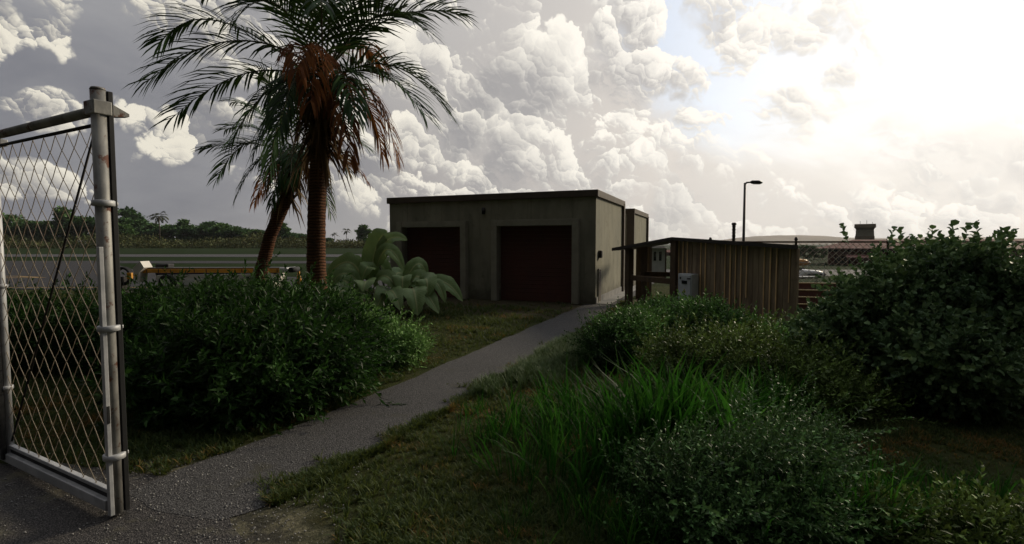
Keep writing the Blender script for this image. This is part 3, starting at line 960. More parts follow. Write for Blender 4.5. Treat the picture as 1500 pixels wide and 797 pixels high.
# boards one by one, each with its own set-back
boards, edges = MB(), MB()
nb = 23; wdt = (L - LA) / nb
for i in range(nb):
    x0, x1 = LA + i * wdt, LA + (i + 1) * wdt
    off = random.uniform(0, .012)
    g_ = .003
    poly = [(x0 + g_, -.02 - random.uniform(0, .01)), (x1 - g_, -.02), (x1 - g_, ztop(x1) - .075), (x0 + g_, ztop(x0) - .075)]
    boards.extrude(poly, (0, -.022 - off, 0), (1, 0, 0), (0, 0, 1), (0, 1, 0), .022)
    if random.random() < .75:
        bw = random.uniform(.009, .017)
        zt = ztop(x0) - .085; zb = random.choice((0, 0, 0, .4, .7)); zt -= random.choice((0, 0, 0, .0, .25))
        edges.extrude([(x0 - bw, zb), (x0 + bw, zb), (x0 + bw * .8, zt), (x0 - bw, zt)], (0, -.046, 0), (1, 0, 0), (0, 0, 1), (0, 1, 0), .012)
obj('board_cladding', boards, M_wood, sh)
obj('batten', edges, M_batten, sh)
# boarded end running back beside the footpath direction
mb = MB()
Bd = Vector((.377, .926, 0)); inv = BASE[sh.name].inverted()
bl = (inv.to_3x3() @ Bd).normalized(); bn = Vector((bl.y, -bl.x, 0))
for i in range(22):
    p0 = Vector((L - .03, .02, 0)) + bl * (i * .11 + .03); p1 = p0 + bl * .106
    mb.extrude([(0, -.02), (.106, -.02), (.106, ZB - .10), (0, ZB - .10)], p0, bl, (0, 0, 1), bn, .022)
obj('side_cladding', mb, M_wood, sh)
mb = MB(); mb.box((LA + .02, -.05, (ZR - .0) / 2 - .03), (.17, .14, ZR + .0), bev=.008); obj('ridge_post', mb, M_beam, sh)
for x, y, w in ((.0, 0, .15),):
    mb = MB(); mb.box((x, y, ztop(x) / 2 - .06), (w, w, ztop(x) - .02), bev=.008); obj('post', mb, M_beam, sh)
for tt, w in ((2.24, .24), (4.1, .11)):
    q = inv @ (P0 + Bd * tt)
    mb = MB(); mb.box((q.x, q.y, .80), (w, w, 1.72), M=None, bev=.008); obj('post', mb, M_beam, sh)
mb = MB(); mb.box((L - .02, -.04, ZB / 2 - .04), (.10, .08, ZB - .06), bev=.006); obj('end_post', mb, M_wood, sh)
# rails between the posts
mb = MB(); mb.box((LA / 2, -.01, .885), (LA - .12, .05, .13), bev=.006); obj('rail', mb, M_beam, sh)
q1, q2 = inv @ (P0 + Bd * 2.2), inv @ Vector((5.4, 14.6, 0))
mb = MB()
dv = (q2 - q1); mb.box((0, 0, 0), (dv.length, .05, .13), M=Matrix.Translation((q1 + q2) / 2 + Vector((0, 0, .86))) @ Matrix.Rotation(math.atan2(dv.y, dv.x), 4, 'Z'), bev=.006)
obj('rail', mb, M_beam, sh)
mb = MB(); q = inv @ (P0 + Bd * .2); q3 = inv @ (P0 + Bd * 2.1)
dv = q3 - q
mb.box((0, 0, 0), (dv.length, .05, .12), M=Matrix.Translation((q + q3) / 2 + Vector((-.12, 0, .07))) @ Matrix.Rotation(math.atan2(dv.y, dv.x), 4, 'Z'), bev=.006)
obj('ground_beam', mb, M_beam, sh)
# roof slabs, sheared so that the open side runs along the footpath
rm = MB()
bl = inv.to_3x3() @ Bd
for (x0, x1) in ((-.52, LA + .02), (LA + .02, L + .10)):
    z0, z1 = ztop(max(x0, 0)) if x0 >= 0 else ztop(0) + (ztop(0) - ztop(LA)) / LA * .52, ztop(min(x1, L)) if x1 <= L else ztop(L) - .01
    lo = Vector((x0, -.16, z0)); hi = Vector((x1, -.16, z1))
    th = Vector((0, 0, .075))
    dep = bl * DEP if x1 < L else bl * (DEP * .62)
    a, b, c_, d_ = lo, hi, hi + dep, lo + dep
    rm.add([a - th, b - th, c_ - th, d_ - th, a, b, c_, d_], [(3, 2, 1, 0), (4, 5, 6, 7), (0, 1, 5, 4), (1, 2, 6, 5), (2, 3, 7, 6), (3, 0, 4, 7)])
obj('roof', rm, M_roofing, sh)

# electrical cabinet on the boards
tb = LA + .33
lo = BASE[sh.name] @ Vector((tb, -.05, .50))
eb = thing('electrical_cabinet', 'grey electrical cabinet with warning triangle fixed to the boarded shed', 'cabinet', tuple(lo), SR)
bw, bh, bd_ = .40, .60, .20
mb = MB(); mb.box((bw / 2, -bd_ / 2, bh / 2 - .2), (bw, bd_, bh + .4), bev=.008); obj('body', mb, M_boxgrey, eb)
mb = MB(); mb.box((bw / 2, -bd_ - .010, bh / 2 - .18), (bw - .05, .018, bh + .30), bev=.005); dd = obj('door', mb, M_boxgrey, eb)
mb = MB(); mb.box((bw * .52, -bd_ - .022, bh * .70), (.15, .012, .075), bev=.003); w_ = obj('window', mb, M_glass, dd)
mb = MB(); mb.box((bw * .84, -bd_ - .026, bh * .84), (.085, .020, .022), bev=.003); obj('latch', mb, M_black, dd)
mb = MB(); mb.box((bw * .23, -bd_ - .024, bh * .84), (.03, .016, .045), bev=.003); obj('lock', mb, M_black, dd)
mb = MB(); c = Vector((bw * .52, -bd_ - .021, bh * .40)); s_ = .05
M_yel = surface('warning_yellow', (.50, .34, .03), (.58, .40, .04), 6, .6, 0, 0)
mb.extrude([(-s_, -s_ * .8), (s_, -s_ * .8), (0, s_ * .9)], c, (1, 0, 0), (0, 0, 1), (0, 1, 0), .003)
wl = obj('warning_label', mb, M_yel, dd)
mb = MB(); mb.extrude([(-.006, -.026), (.008, .0), (.0, .002), (.006, .024), (-.010, -.004), (-.001, -.006)], c + Vector((0, -.004, 0)), (1, 0, 0), (0, 0, 1), (0, 1, 0), .003)
obj('warning_bolt', mb, M_black, dd)

# ------------------------------------------------------------------ slatted screen right of the shed
a = Vector((5.05, 9.25, 0)); ang = R(-14)
sl = thing('slatted_screen', 'low red-brown slatted screen between the shed and the round-leaved bush', 'screen', tuple(a), ang)
mb, me_ = MB(), MB()
for i in range(8):
    z = .03 + i * .128
    mb.box((.85, .02 - .004 * (i % 2), z + .055), (1.7, .025, .100), bev=.003)
    me_.box((.85, .012, z + .114), (1.7, .030, .018))
obj('slat_panel', mb, M_slat, sl); obj('slat_edge', me_, M_slat_edge, sl)
for xx in (.06, 1.62):
    mb = MB(); mb.box((xx, .07, .53), (.07, .07, 1.06), bev=.005); obj('post', mb, M_beam, sl)

# ------------------------------------------------------------------ lamp, pipe, far fence
def ground_at(px, depth):
    p = at(px, 400, depth); return Vector((p.x, p.y, float(gz(p.x, p.y))))


g0 = ground_at(1088, 30)
top = at(1088, 268, 30).z - g0.z
lp = thing('street_lamp', 'tall slim street lamp rising behind the boarded shed', 'street lamp', tuple(g0))
mb = MB(); mb.tube([(0, 0, 0), (0, 0, 1.0), (0, 0, 1.05), (0, 0, top)], [.10, .10, .085, .065], 14); obj('pole', mb, M_darkiron, lp)
mb = MB(); mb.tube([(0, 0, top - .08), (.10, 0, top + .02), (.35, 0, top + .04)], [.06, .05, .045], 10); obj('arm', mb, M_darkiron, lp)
mb = MB(); mb.tube([(.30, 0, top + .04), (.42, 0, top + .045), (.80, 0, top + .04), (1.0, 0, top + .02)], [.05, .105, .11, .05], 12); hd = obj('lamp_head', mb, M_darkiron, lp)
mb = MB(); mb.box((.70, 0, top - .065), (.40, .14, .03), bev=.008); obj('diffuser', mb, M_white, hd)
g0 = ground_at(1073.5, 26)
top = at(1073, 327, 26).z - g0.z
vp = thing('vent_pipe', 'short dark ribbed vent pipe beside the street lamp', 'pipe', tuple(g0))
mb = MB(); zz, pts, rr = 0, [], []
while zz < top - .12:
    pts += [(0, 0, zz), (0, 0, zz + .09), (0, 0, zz + .10), (0, 0, zz + .14), (0, 0, zz + .15)]; rr += [.075, .075, .095, .095, .075]; zz += .16
mb.tube(pts, rr, 12); obj('pipe', mb, M_darkiron, vp)
mb = MB(); mb.tube([(0, 0, top - .10), (0, 0, top)], .115, 12); obj('cap', mb, M_darkiron, vp)


def diamonds(mb, w, h, cw, ch, r, at_fn, n=3, clip=None):
    """crossed wires over a w x h panel; at_fn maps panel (s, z) to a point; clip(s) gives the height there"""
    k = ch / cw
    lines = []
    c0 = -h / k
    s = c0 - (c0 % (cw)) - cw
    while s < w + h / k + cw:
        for sg in (1, -1):
            # from bottom (s,0) to the top
            s0, z0, s1, z1 = s, 0.0, s + sg * h / k, h
            # clip to 0..w
            def cl(sa, za, sb, zb):
                if sa < 0: za += (0 - sa) / (sb - sa) * (zb - za); sa = 0.0
                if sa > w: za += (w - sa) / (sb - sa) * (zb - za); sa = w
                return sa, za
            if max(s0, s1) <= 0 or min(s0, s1) >= w: continue
            a_ = cl(s0, z0, s1, z1); b_ = cl(s1, z1, s0, z0)
            lines.append((a_, b_, sg))
        s += cw
    for a_, b_, sg in lines:
        ln = math.hypot(b_[0] - a_[0], b_[1] - a_[1])
        if ln < .02: continue
        m_ = max(1, int(round(abs(b_[1] - a_[1]) / (ch / 2))))
        pts = []
        for j in range(m_ + 1):
            f = j / m_
            pts.append(at_fn(a_[0] + (b_[0] - a_[0]) * f, a_[1] + (b_[1] - a_[1]) * f, (.45 if j % 2 else -.45) * r * sg * 2))
        mb.tube(pts, r, n, cap=False, smooth=False)


# fence from behind the shed to the right edge
fa, fb = Vector((5.9, 15.5, 0)), Vector((15.5, 13.2, 0))
fd = (fb - fa).normalized(); FL = (fb - fa).length; fh = 1.80
fnr = Vector((-fd.y, fd.x, 0))
fz = lambda s: float(gz(fa.x + fd.x * s, fa.y + fd.y * s))
cf = thing('chain_link_fence', 'chain link fence with rusty top rail behind the shed and bush', 'fence', tuple(fa))
mb = MB()
diamonds(mb, FL, fh - .06, .17, .17, .0065, lambda s, z, o: fa + fd * s + fnr * o + Vector((0, 0, z + .03)), 3)
obj('wire_mesh', mb, M_fence, cf, world=True)
mb = MB(); mb.tube([fa + Vector((0, 0, fh)), fb + Vector((0, 0, fh))], .026, 10); obj('top_rail', mb, M_beam, cf, world=True)
for k in range(5):
    p = fa + fd * (FL * (k + .04) / 4.2) + fnr * .03
    mb = MB(); mb.tube([p + Vector((0, 0, -.1)), p + Vector((0, 0, fh + .04)), p + Vector((0, 0, fh + .07)), p + Vector((0, 0, fh + .14))], [.034, .034, .05, .03], 10)
    obj('post', mb, M_darkiron, cf, world=True)

# ------------------------------------------------------------------ clapboard house seen through the shelter
hp = Vector((12.25, 41.0, -1.25))
hh = thing('clapboard_house', 'white clapboard house on a brown plinth seen through the open shelter', 'house', tuple(hp), R(-6))
mb = MB(); n = 16
for i in range(n):
    mb.extrude([(0, i * .14 + .55), (.0, i * .14 + .69), (-.012, i * .14 + .69), (-.03, i * .14 + .55)], (-3.6, 0, 0), (0, 1, 0), (0, 0, 1), (1, 0, 0), 3.6)
mb.box((-1.8, 2.0, 1.55), (3.6, 3.95, 2.2))
obj('wall', mb, M_clap, hh)
mb = MB(); mb.box((-1.8, 2.0, .18), (3.64, 4.02, .72)); obj('plinth', mb, M_brick, hh)
mb = MB(); mb.add([(-3.9, -.35, 2.66), (.3, -.35, 2.66), (.3, 4.35, 2.66), (-3.9, 4.35, 2.66), (-2.9, 2, 3.0), (-.7, 2, 3.0)], [(3, 2, 1, 0), (0, 1, 5, 4), (1, 2, 5), (2, 3, 4, 5), (3, 0, 4)]); obj('roof', mb, M_roofing, hh)
for xx in (-.38, -.80, -1.22, -2.2, -2.62):
    mb = MB(); mb.box((xx, -.03, 2.0), (.30, .05, .82), bev=.005); fw = obj('window', mb, M_white, hh)
    mb = MB(); mb.box((xx, -.062, 2.0), (.22, .012, .74)); obj('pane', mb, M_glass, fw)
mb = MB(); mb.box((.05, -.04, 1.25), (.10, .10, 2.75)); obj('corner_post', mb, M_beam, hh)

# far red roof beyond the house
fr = thing('red_roof_building', 'tiny red roofed building on the far grass right of the clapboard house', 'building', (55.5, 180, -2.4), R(-4))
mb = MB(); mb.box((0, 0, .6), (5.5, 4, 1.2)); obj('wall', mb, M_redwall, fr)
mb = MB(); mb.add([(-3.1, -2.4, 1.2), (3.1, -2.4, 1.2), (3.1, 2.4, 1.2), (-3.1, 2.4, 1.2), (-1.6, 0, 2.0), (1.6, 0, 2.0)], [(3, 2, 1, 0), (0, 1, 5, 4), (1, 2, 5), (2, 3, 4, 5), (3, 0, 4)]); obj('roof', mb, M_redroof, fr)

# ------------------------------------------------------------------ terminal and control tower
TZ = -2.4
tx0, tx1 = at(1204, 360, 100).x, at(1204, 360, 100).x + 62
tm = thing('terminal_building', 'long low building with red hipped roof and dark arcades behind the bush', 'building', (tx0, 100, TZ), R(-31))
ridge = at(1265, 351, 104).z - TZ; eave = at(1215, 364, 98).z - TZ
Wt = tx1 - tx0
mb = MB()
mb.box((Wt / 2 + .6, 9, eave / 2), (Wt - 1.2, 12, eave)); obj('wall', mb, M_redwall, tm)
mb = MB(); mb.box((Wt * .66, 2.92, eave * .60), (Wt * .62, .12, eave * .50)); obj('upper_wall', mb, M_peach, tm)
mb = MB(); e = eave
mb.add([(-1.0, 1.2, e), (Wt + 1, 1.2, e), (Wt + 1, 16, e), (-1, 16, e), (5.5, 7, ridge), (Wt - 5.5, 7, ridge), (5.5, 10, ridge), (Wt - 5.5, 10, ridge)],
       [(3, 2, 1, 0), (0, 1, 5, 4), (1, 2, 7, 5), (2, 3, 6, 7), (3, 0, 4, 6), (4, 5, 7, 6)]); obj('roof', mb, M_redroof, tm)
# lower veranda roof and its posts
mb = MB(); mb.add([(4, -2.2, e * .50), (Wt * .9, -2.2, e * .50), (Wt * .9, 2.85, e * .68), (4, 2.85, e * .68), (4, -2.2, e * .45), (Wt * .9, -2.2, e * .45), (Wt * .9, 2.85, e * .62), (4, 2.85, e * .62)],
                  [(0, 1, 2, 3), (7, 6, 5, 4), (0, 4, 5, 1), (1, 5, 6, 2), (3, 7, 4, 0)]); obj('veranda_roof', mb, M_redroof, tm)
for k in range(9):
    mb = MB(); mb.box((4.2 + k * 4.1, -2.0, e * .225), (.22, .22, e * .45)); obj('post', mb, M_redwall, tm)
for k in range(7):
    mb = MB(); mb.box((3.5 + k * 6.0, 2.96, e * .30), (2.6, .06, e * .42)); obj('opening', mb, M_glass, tm)
for k in range(6):
    mb = MB(); mb.box((2.0 + k * 2.6, 2.95, e * .85), (1.7, .06, e * .14)); obj('opening', mb, M_glass, tm)

tp = Vector((at(1266, 360, 150).x, 150, TZ))
tw = thing('control_tower', 'stout control tower with flared cab behind the red roof', 'tower', tuple(tp), R(-34))
zc0, zc1, zc2 = at(1266, 346, 150).z - TZ, at(1266, 337, 150).z - TZ, at(1266, 333.5, 150).z - TZ
zt = at(1266, 328.5, 150).z - TZ
def ringbox(mb, z0, a, z1, b):
    mb.add([(-a, -a, z0), (a, -a, z0), (a, a, z0), (-a, a, z0), (-b, -b, z1), (b, -b, z1), (b, b, z1), (-b, b, z1)],
           [(3, 2, 1, 0), (4, 5, 6, 7), (0, 1, 5, 4), (1, 2, 6, 5), (2, 3, 7, 6), (3, 0, 4, 7)])
mb = MB(); ringbox(mb, 0, 2.35, zc0, 2.35); obj('shaft', mb, M_tower, tw)
mb = MB(); ringbox(mb, zc0, 2.25, zc1, 2.15); obj('gallery', mb, M_frame, tw)
mb = MB(); ringbox(mb, zc1, 2.1, zc2, 2.45); obj('cab_glazing', mb, M_cab, tw)
mb = MB(); ringbox(mb, zc2, 2.62, zt, 2.55); obj('roof', mb, M_tower, tw)
for xx, hh_ in ((-1.2, .9), (.4, 1.2), (1.8, .6)):
    mb = MB(); mb.tube([(xx, 0, zt), (xx, 0, zt + hh_)], .06, 6); obj('antenna', mb, M_darkiron, tw)

# ------------------------------------------------------------------ hills
def hill(name, x0, x1, y, prof, label):
    n, mrows = 90, 10
    V = []
    for j in range(mrows):
        f = j / (mrows - 1)
        for i in range(n):
            s = i / (n - 1); x = x0 + (x1 - x0) * s
            hgt = np.interp(s, [p[0] for p in prof], [p[1] for p in prof])
            hgt *= math.sin(math.pi * f) ** .8 if 0 < f < 1 else 0
            hgt *= 1 + .05 * math.sin(x * .013 + f * 7) + .03 * math.sin(x * .041 + f * 11)
            V.append((x, y + (f - .5) * 900, TZ - 3 + hgt))
    i = (np.arange(mrows - 1)[:, None] * n + np.arange(n - 1)[None]).ravel()
    Q = np.stack([i, i + 1, i + n + 1, i + n], 1)
    o = np_obj(name, np.array(V), M_hill, None, quads=Q, smooth=True)
    tag(o, label, None, None, 'structure')


hill('hills', 900, 2350, 2600, [(0, 0), (.10, 18), (.20, 40), (.33, 49), (.44, 47), (.56, 30), (.70, 16), (.8, 24), (1, 0)], 'low hazy dry hills on the horizon')
hill('hills', 1500, 4200, 3300, [(0, 0), (.12, 25), (.25, 45), (.33, 40), (.40, 48), (.52, 52), (.65, 40), (.8, 55), (1, 0)], 'fainter dry ridge on the horizon behind the terminal')
# ------------------------------------------------------------------ the open gate
G0 = Vector((-2.545, 3.20, 0)); GU = Vector((-.88, .475, 0)).normalized(); GN = Vector((GU.y, -GU.x, 0))
GM = Matrix.Translation(G0) @ Matrix.Rotation(math.atan2(GU.y, GU.x), 4, 'Z')      # local x runs along the gate, y to its far side
gt = thing('chain_link_gate', 'open rusty chain link gate with tall galvanised end post at left', 'gate', tuple(G0), math.atan2(GU.y, GU.x))
GH = 2.56
mb = MB(); mb.tube([(-.005, 0, .03), (-.005, 0, 1.3), (-.005, 0, 2.69)], .041, 20); mb.tube([(-.005, 0, 2.69), (-.005, 0, 2.705)], [.043, .036], 20)
obj('end_post', mb, M_galv, gt)
mb = MB(); mb.box((.0, -.050, 1.36), (.080, .030, 2.66), bev=.004); obj('black_strip', mb, M_black, gt)  # black strip down one side of the end post
mb = MB(); mb.box((-.026, .036, .88), (.034, .026, 1.70), bev=.004); obj('stile_plate', mb, M_galv_clean, gt)
mb = MB(); mb.box((-.0445, .036, .68), (.006, .015, .11)); obj('lock_slot', mb, M_black, gt)
mb = MB(); mb.tube([(.03, .0, GH + .01), (1.7, 0, GH + .012), (3.5, 0, GH + .01)], .031, 14); obj('top_rail', mb, M_galv, gt)
mb = MB(); mb.tube([(.03, 0, GH - .075), (1.3, 0, GH - .07), (3.5, 0, GH - .075)], .012, 8); obj('tension_bar', mb, M_darkiron, gt)
mb = MB(); mb.box((1.76, .012, .070), (3.42, .05, .070), bev=.006); obj('bottom_rail', mb, M_galv_clean, gt)
mb = MB(); mb.box((1.76, -.01, .12), (3.40, .03, .032)); obj('shadow_gap_strip', mb, M_black, gt)
mb = MB(); mb.box((1.76, -.004, .152), (3.40, .035, .026), bev=.004); obj('lower_tension_bar', mb, M_galv_clean, gt)
for tx in (1.63, 3.45):
    mb = MB(); mb.tube([(tx, 0, .10), (tx, 0, GH)], .028, 14); st = obj('stile', mb, M_galv_clean, gt)
    mb = MB(); mb.box((tx - .004, .040, GH / 2), (.05, .026, GH - .12)); obj('black_strip', mb, M_black, st)  # black strip down one side of the stile
    for zz in (.62, 1.42):
        mb = MB(); mb.tube([(tx, 0, zz - .015), (tx, 0, zz - .012), (tx, 0, zz + .012), (tx, 0, zz + .015)], [.036, .042, .042, .036], 16); obj('collar', mb, M_galv_clean, st)
mb = MB(); mb.tube([(.06, .0, GH - .12), (1.58, 0, .20)], .0075, 8); obj('brace_rod', mb, M_darkiron, gt)
mb = MB(); mb.tube([(3.38, .0, GH - .12), (1.72, 0, .20)], .0075, 8); obj('brace_rod', mb, M_darkiron, gt)
for zz in (2.00, 1.22, .40):
    mb = MB()
    mb.tube([(-.012, 0, zz - .019), (-.012, 0, zz - .015), (-.012, 0, zz + .015), (-.012, 0, zz + .019)], [.052, .060, .060, .052], 22)
    mb.box((-.005, -.066, zz), (.030, .030, .026), bev=.008)
    obj('band', mb, M_galv_clean, gt)
mb = MB(); mb.box((.005, 0, GH + .02), (.125, .10, .085), bev=.006)
mb.extrude([(-.050, -.042), (-.050, .042), (-.155, -.004), (-.155, -.022)], (-.03, 0, GH + .02), (0, 1, 0), (0, 0, 1), (1, 0, 0), .06)
obj('latch_plate', mb, M_galv, gt)
mb = MB(); mb.box((1.55, -.01, GH - .05), (.18, .05, .05), bev=.006); obj('clamp', mb, M_galv_clean, gt)
for (s0, s1) in ((.075, 1.60), (1.68, 3.40)):
    mb = MB(); diamonds(mb, s1 - s0, GH - .24, .172, .192, .0026, lambda s, z, o: (s0 + s, .0 + o, z + .165), 4)
    obj('wire_mesh', mb, M_wire, gt)


# ------------------------------------------------------------------ palms
def bez(a, b, c, n):
    return [a.lerp(b, i / n).lerp(b.lerp(c, i / n), i / n) for i in range(n + 1)]


def frond_arrays(a, b, c, n=42, ll=.62, lw=.034, droop=.5, ragged=0.0, up=Vector((0, 0, 1)), seed=0, start=.14):
    r = random.Random(seed)
    V, T, Q = [], [], []
    pts = bez(a, b, c, 60)
    for i in range(n):
        s = start + (1 - start) * (i + .5) / n
        k = s * 60; i0 = min(int(k), 59); p = pts[i0].lerp(pts[i0 + 1], k - i0)
        T_ = (pts[min(i0 + 2, 60)] - pts[max(i0 - 1, 0)]).normalized()
        S = T_.cross(up)
        S = S.normalized() if S.length > .05 else Vector((1, 0, 0))
        N = S.cross(T_).normalized()
        lp = ll * (max(0.05, math.sin(math.pi * (.10 + .80 * s))) ** .55)
        for sd_ in (-1, 1):
            if ragged and r.random() < ragged: continue
            al = R(28 + 38 * s + r.uniform(-5, 5))
            d = (S * sd_ * math.cos(al) + T_ * math.sin(al) + N * r.uniform(.05, .35)).normalized()
            l = lp * r.uniform(.85, 1.1); w = lw * r.uniform(.8, 1.15)
            d1 = d; d2 = (d + Vector((0, 0, -droop * r.uniform(.6, 1.3)))).normalized(); d3 = (d2 + Vector((0, 0, -droop * r.uniform(.6, 1.4)))).normalized()
            p1 = p + d1 * l * .30; p2 = p1 + d2 * l * .38; p3 = p2 + d3 * l * .34
            wv = d.cross(N + Vector((r.uniform(-.3, .3), r.uniform(-.3, .3), 0))).normalized()
            o = len(V)
            V += [p - wv * w * .25, p + wv * w * .25, p1 - wv * w * .5, p1 + wv * w * .5, p2 - wv * w * .42, p2 + wv * w * .42, p3]
            Q += [(o, o + 1, o + 3, o + 2), (o + 2, o + 3, o + 5, o + 4)]; T.append((o + 4, o + 5, o + 6))
    return V, T, Q, pts


def palm(label, trunk_pts, radii, fronds, depth, ll, lw, nfr, boots, seed):
    base = trunk_pts[0]
    t = thing('palm_tree', label, 'palm tree', (base.x, base.y, 0), group=None)
    mb = MB()
    fine, fr_ = [], []
    for i in range(len(trunk_pts) - 1):
        for k in range(14):
            f = k / 14
            fine.append(trunk_pts[i].lerp(trunk_pts[i + 1], f)); fr_.append((radii[i] + (radii[i + 1] - radii[i]) * f) * (1 + .05 * (k % 2) - .01 + random.uniform(-.012, .012)))
    fine.append(trunk_pts[-1]); fr_.append(radii[-1])
    mb.tube(fine, fr_, 18); obj('trunk', mb, M_palmtrunk, t, world=True)
    top = trunk_pts[-1]
    inv = BASE[t.name].inverted()
    for j, (cx, cy, tx, ty, dd, kind) in enumerate(fronds):
        a = top + Vector((random.uniform(-.06, .06), random.uniform(-.06, .06), random.uniform(-.15, .15)))
        b, c = at(cx, cy, depth + dd * .6), at(tx, ty, depth + dd)
        mat = {'g': M_frond, 'd': M_frond_dead, 'h': M_frond}[kind]
        V, T, Q, pts = frond_arrays(a, b, c, nfr, ll * (1.0 if kind == 'g' else .8), lw, {'g': .30, 'h': .7, 'd': 1.0}[kind], {'g': .03, 'h': .08, 'd': .22}[kind], seed=seed + j)
        fo = np_obj('frond', np.array([tuple(v) for v in V]), mat, t, tris=np.array(T), quads=np.array(Q))
        rb = MB(); rb.tube([pts[i] for i in range(0, 61, 4)], [.022 - .019 * i / 15 for i in range(16)], 6)
        obj('rachis', rb, M_rachis if kind != 'd' else M_frond_dead, fo, world=False)
        m = bpy.data.objects[fo.name].children[0] if fo.children else None
        # rachis points are world points: bring them into the palm's frame
        rr = [o for o in bpy.data.objects if o.parent == fo][0]
        rr.data.transform(inv)
    # old leaf bases and hanging fibre under the crown
    V, T, Q = [], [], []
    ax = (trunk_pts[-1] - trunk_pts[-2]).normalized()
    for k in range(boots):
        th = random.uniform(0, 2 * math.pi); f = random.random() ** 1.3
        rad = Vector((math.cos(th), math.sin(th), 0))
        p = top - ax * (.1 + f * (top - trunk_pts[-2]).length * 1.0) + rad * (radii[-1] * 1.0)
        hang = random.random() < .55
        d = (rad * random.uniform(.25, .9) + Vector((0, 0, -1.0 if hang else .9))).normalized()
        l = random.uniform(.25, .75 if hang else .5) * (ll / .62); w = random.uniform(.02, .05)
        wv = d.cross(rad).normalized()
        q1 = p + d * l * .5 + rad * .05; q2 = q1 + (d + Vector((0, 0, -.5))).normalized() * l * .5
        o = len(V); V += [p - wv * w, p + wv * w, q1 - wv * w * .7, q1 + wv * w * .7, q2]
        Q.append((o, o + 1, o + 3, o + 2)); T.append((o + 2, o + 3, o + 4))
    np_obj('boot_fibre', np.array([tuple(v) for v in V]), M_frond_tan, t, tris=np.array(T), quads=np.array(Q))
    return t


dp = 10.0
pb = on_ground(466, 488); pb.y = dp; pb.x = at(466, 440, dp).x; pb.z = -.05
near_fronds = [
    (350, 5, 218, 118, -1.0, 'g'), (300, -30, 236, 62, .3, 'g'), (370, 62, 250, 175, .5, 'g'), (380, -70, 300, -10, 1.2, 'g'),
    (440, -160, 400, -120, -1.0, 'g'), (500, -190, 520, -140, .8, 'g'), (560, -100, 620, -60, -.6, 'g'), (560, -10, 672, 22, .4, 'g'),
    (545, -30, 622, 45, -1.0, 'g'), (575, 45, 655, 165, .2, 'g'), (560, 75, 618, 165, -.9, 'g'), (555, 85, 582, 235, -.2, 'd'),
    (540, 100, 560, 225, .8, 'd'), (400, 90, 340, 205, -.4, 'h'), (420, 100, 372, 225, -.9, 'h'),
    (410, 110, 395, 250, .3, 'h'), (440, 20, 436, 105, -2.3, 'd'), (465, 40, 455, 150, -2.0, 'd'),
    (500, 60, 520, 170, -1.8, 'h'), (430, 70, 410, 190, -1.7, 'h'), (470, -60, 470, 10, -2.6, 'g'), (520, -70, 585, -15, -1.4, 'g'),
    (410, -60, 345, 30, -1.5, 'g'), (500, 110, 512, 235, -.8, 'd'), (420, -120, 350, -80, 1.4, 'g'), (520, 20, 560, 100, 2.0, 'd')]
palm('tall palm tree with thick straight brown trunk and drooping dark fronds', [pb, at(463, 380, dp), at(464, 300, dp), at(470, 215, dp), at(472, 120, dp)], [.215, .175, .165, .17, .19],
     near_fronds, dp, .98, .044, 38, 260, 100)
dp2 = 12.6
pb = at(366, 455, dp2); pb.z = -.05
far_fronds = [(370, 195, 303, 218, -.3, 'g'), (360, 170, 318, 262, .4, 'g'), (380, 200, 345, 292, -.6, 'h'), (395, 220, 372, 300, .3, 'd'), (385, 150, 340, 150, .8, 'g'),
              (410, 120, 380, 110, -.8, 'g'), (450, 120, 500, 130, .5, 'g'), (480, 165, 535, 215, -.2, 'g'), (490, 200, 540, 268, .6, 'd'), (465, 215, 484, 312, -.3, 'h'),
              (455, 225, 462, 300, .6, 'd'), (410, 225, 398, 300, -.9, 'h'), (430, 180, 425, 270, -1.6, 'h'), (440, 110, 440, 100, 1.3, 'g'), (380, 170, 330, 190, 1.3, 'g'),
              (420, 200, 385, 285, 1.0, 'd'), (475, 190, 510, 250, 1.2, 'g')]
palm('smaller palm tree leaning right with curved slender brown trunk', [pb, at(382, 400, dp2), at(396, 345, dp2), at(420, 290, dp2), at(434, 228, dp2)], [.20, .155, .145, .145, .16],
     far_fronds, dp2, .76, .040, 32, 150, 300)


# ------------------------------------------------------------------ broad-leaved plant in front of the garage
def broad_leaf(a, b, c, w, roll=0.0, fold=.5, seed=0):
    r = random.Random(seed); n = 18; cols = 6
    pts = bez(a, b, c, n)
    V, Q, UV = [], [], []
    ph = r.uniform(0, 6)
    for i, p in enumerate(pts):
        s = i / n
        T_ = (pts[min(i + 1, n)] - pts[max(i - 1, 0)]).normalized()
        S = T_.cross(Vector((math.sin(roll) * .6 + .15, -.75, .65)))
        S = S.normalized() if S.length > .08 else Vector((1, 0, 0))
        N = S.cross(T_)
        if s < .12: ww = .02
        else:
            q = (s - .12) / .88
            ww = w * .62 * (math.sin(math.pi * min(1, q * .93 + .07)) ** .55) * (1 - .25 * q)
        tear = (r.uniform(.86, 1.06), r.uniform(.86, 1.06))
        for j in range(cols + 1):
            x = (j / cols - .5) * 2 * tear[j > cols / 2]
            lift = abs(x) * ww * fold - x * x * ww * .35 + .05 * ww * math.sin(s * 26 + ph + x * 2) * abs(x)
            V.append(p + S * x * ww + N * lift); UV.append((j / cols, s))
    for i in range(n):
        for j in range(cols):
            o = i * (cols + 1) + j; Q.append((o, o + 1, o + cols + 2, o + cols + 1))
    return V, Q, UV


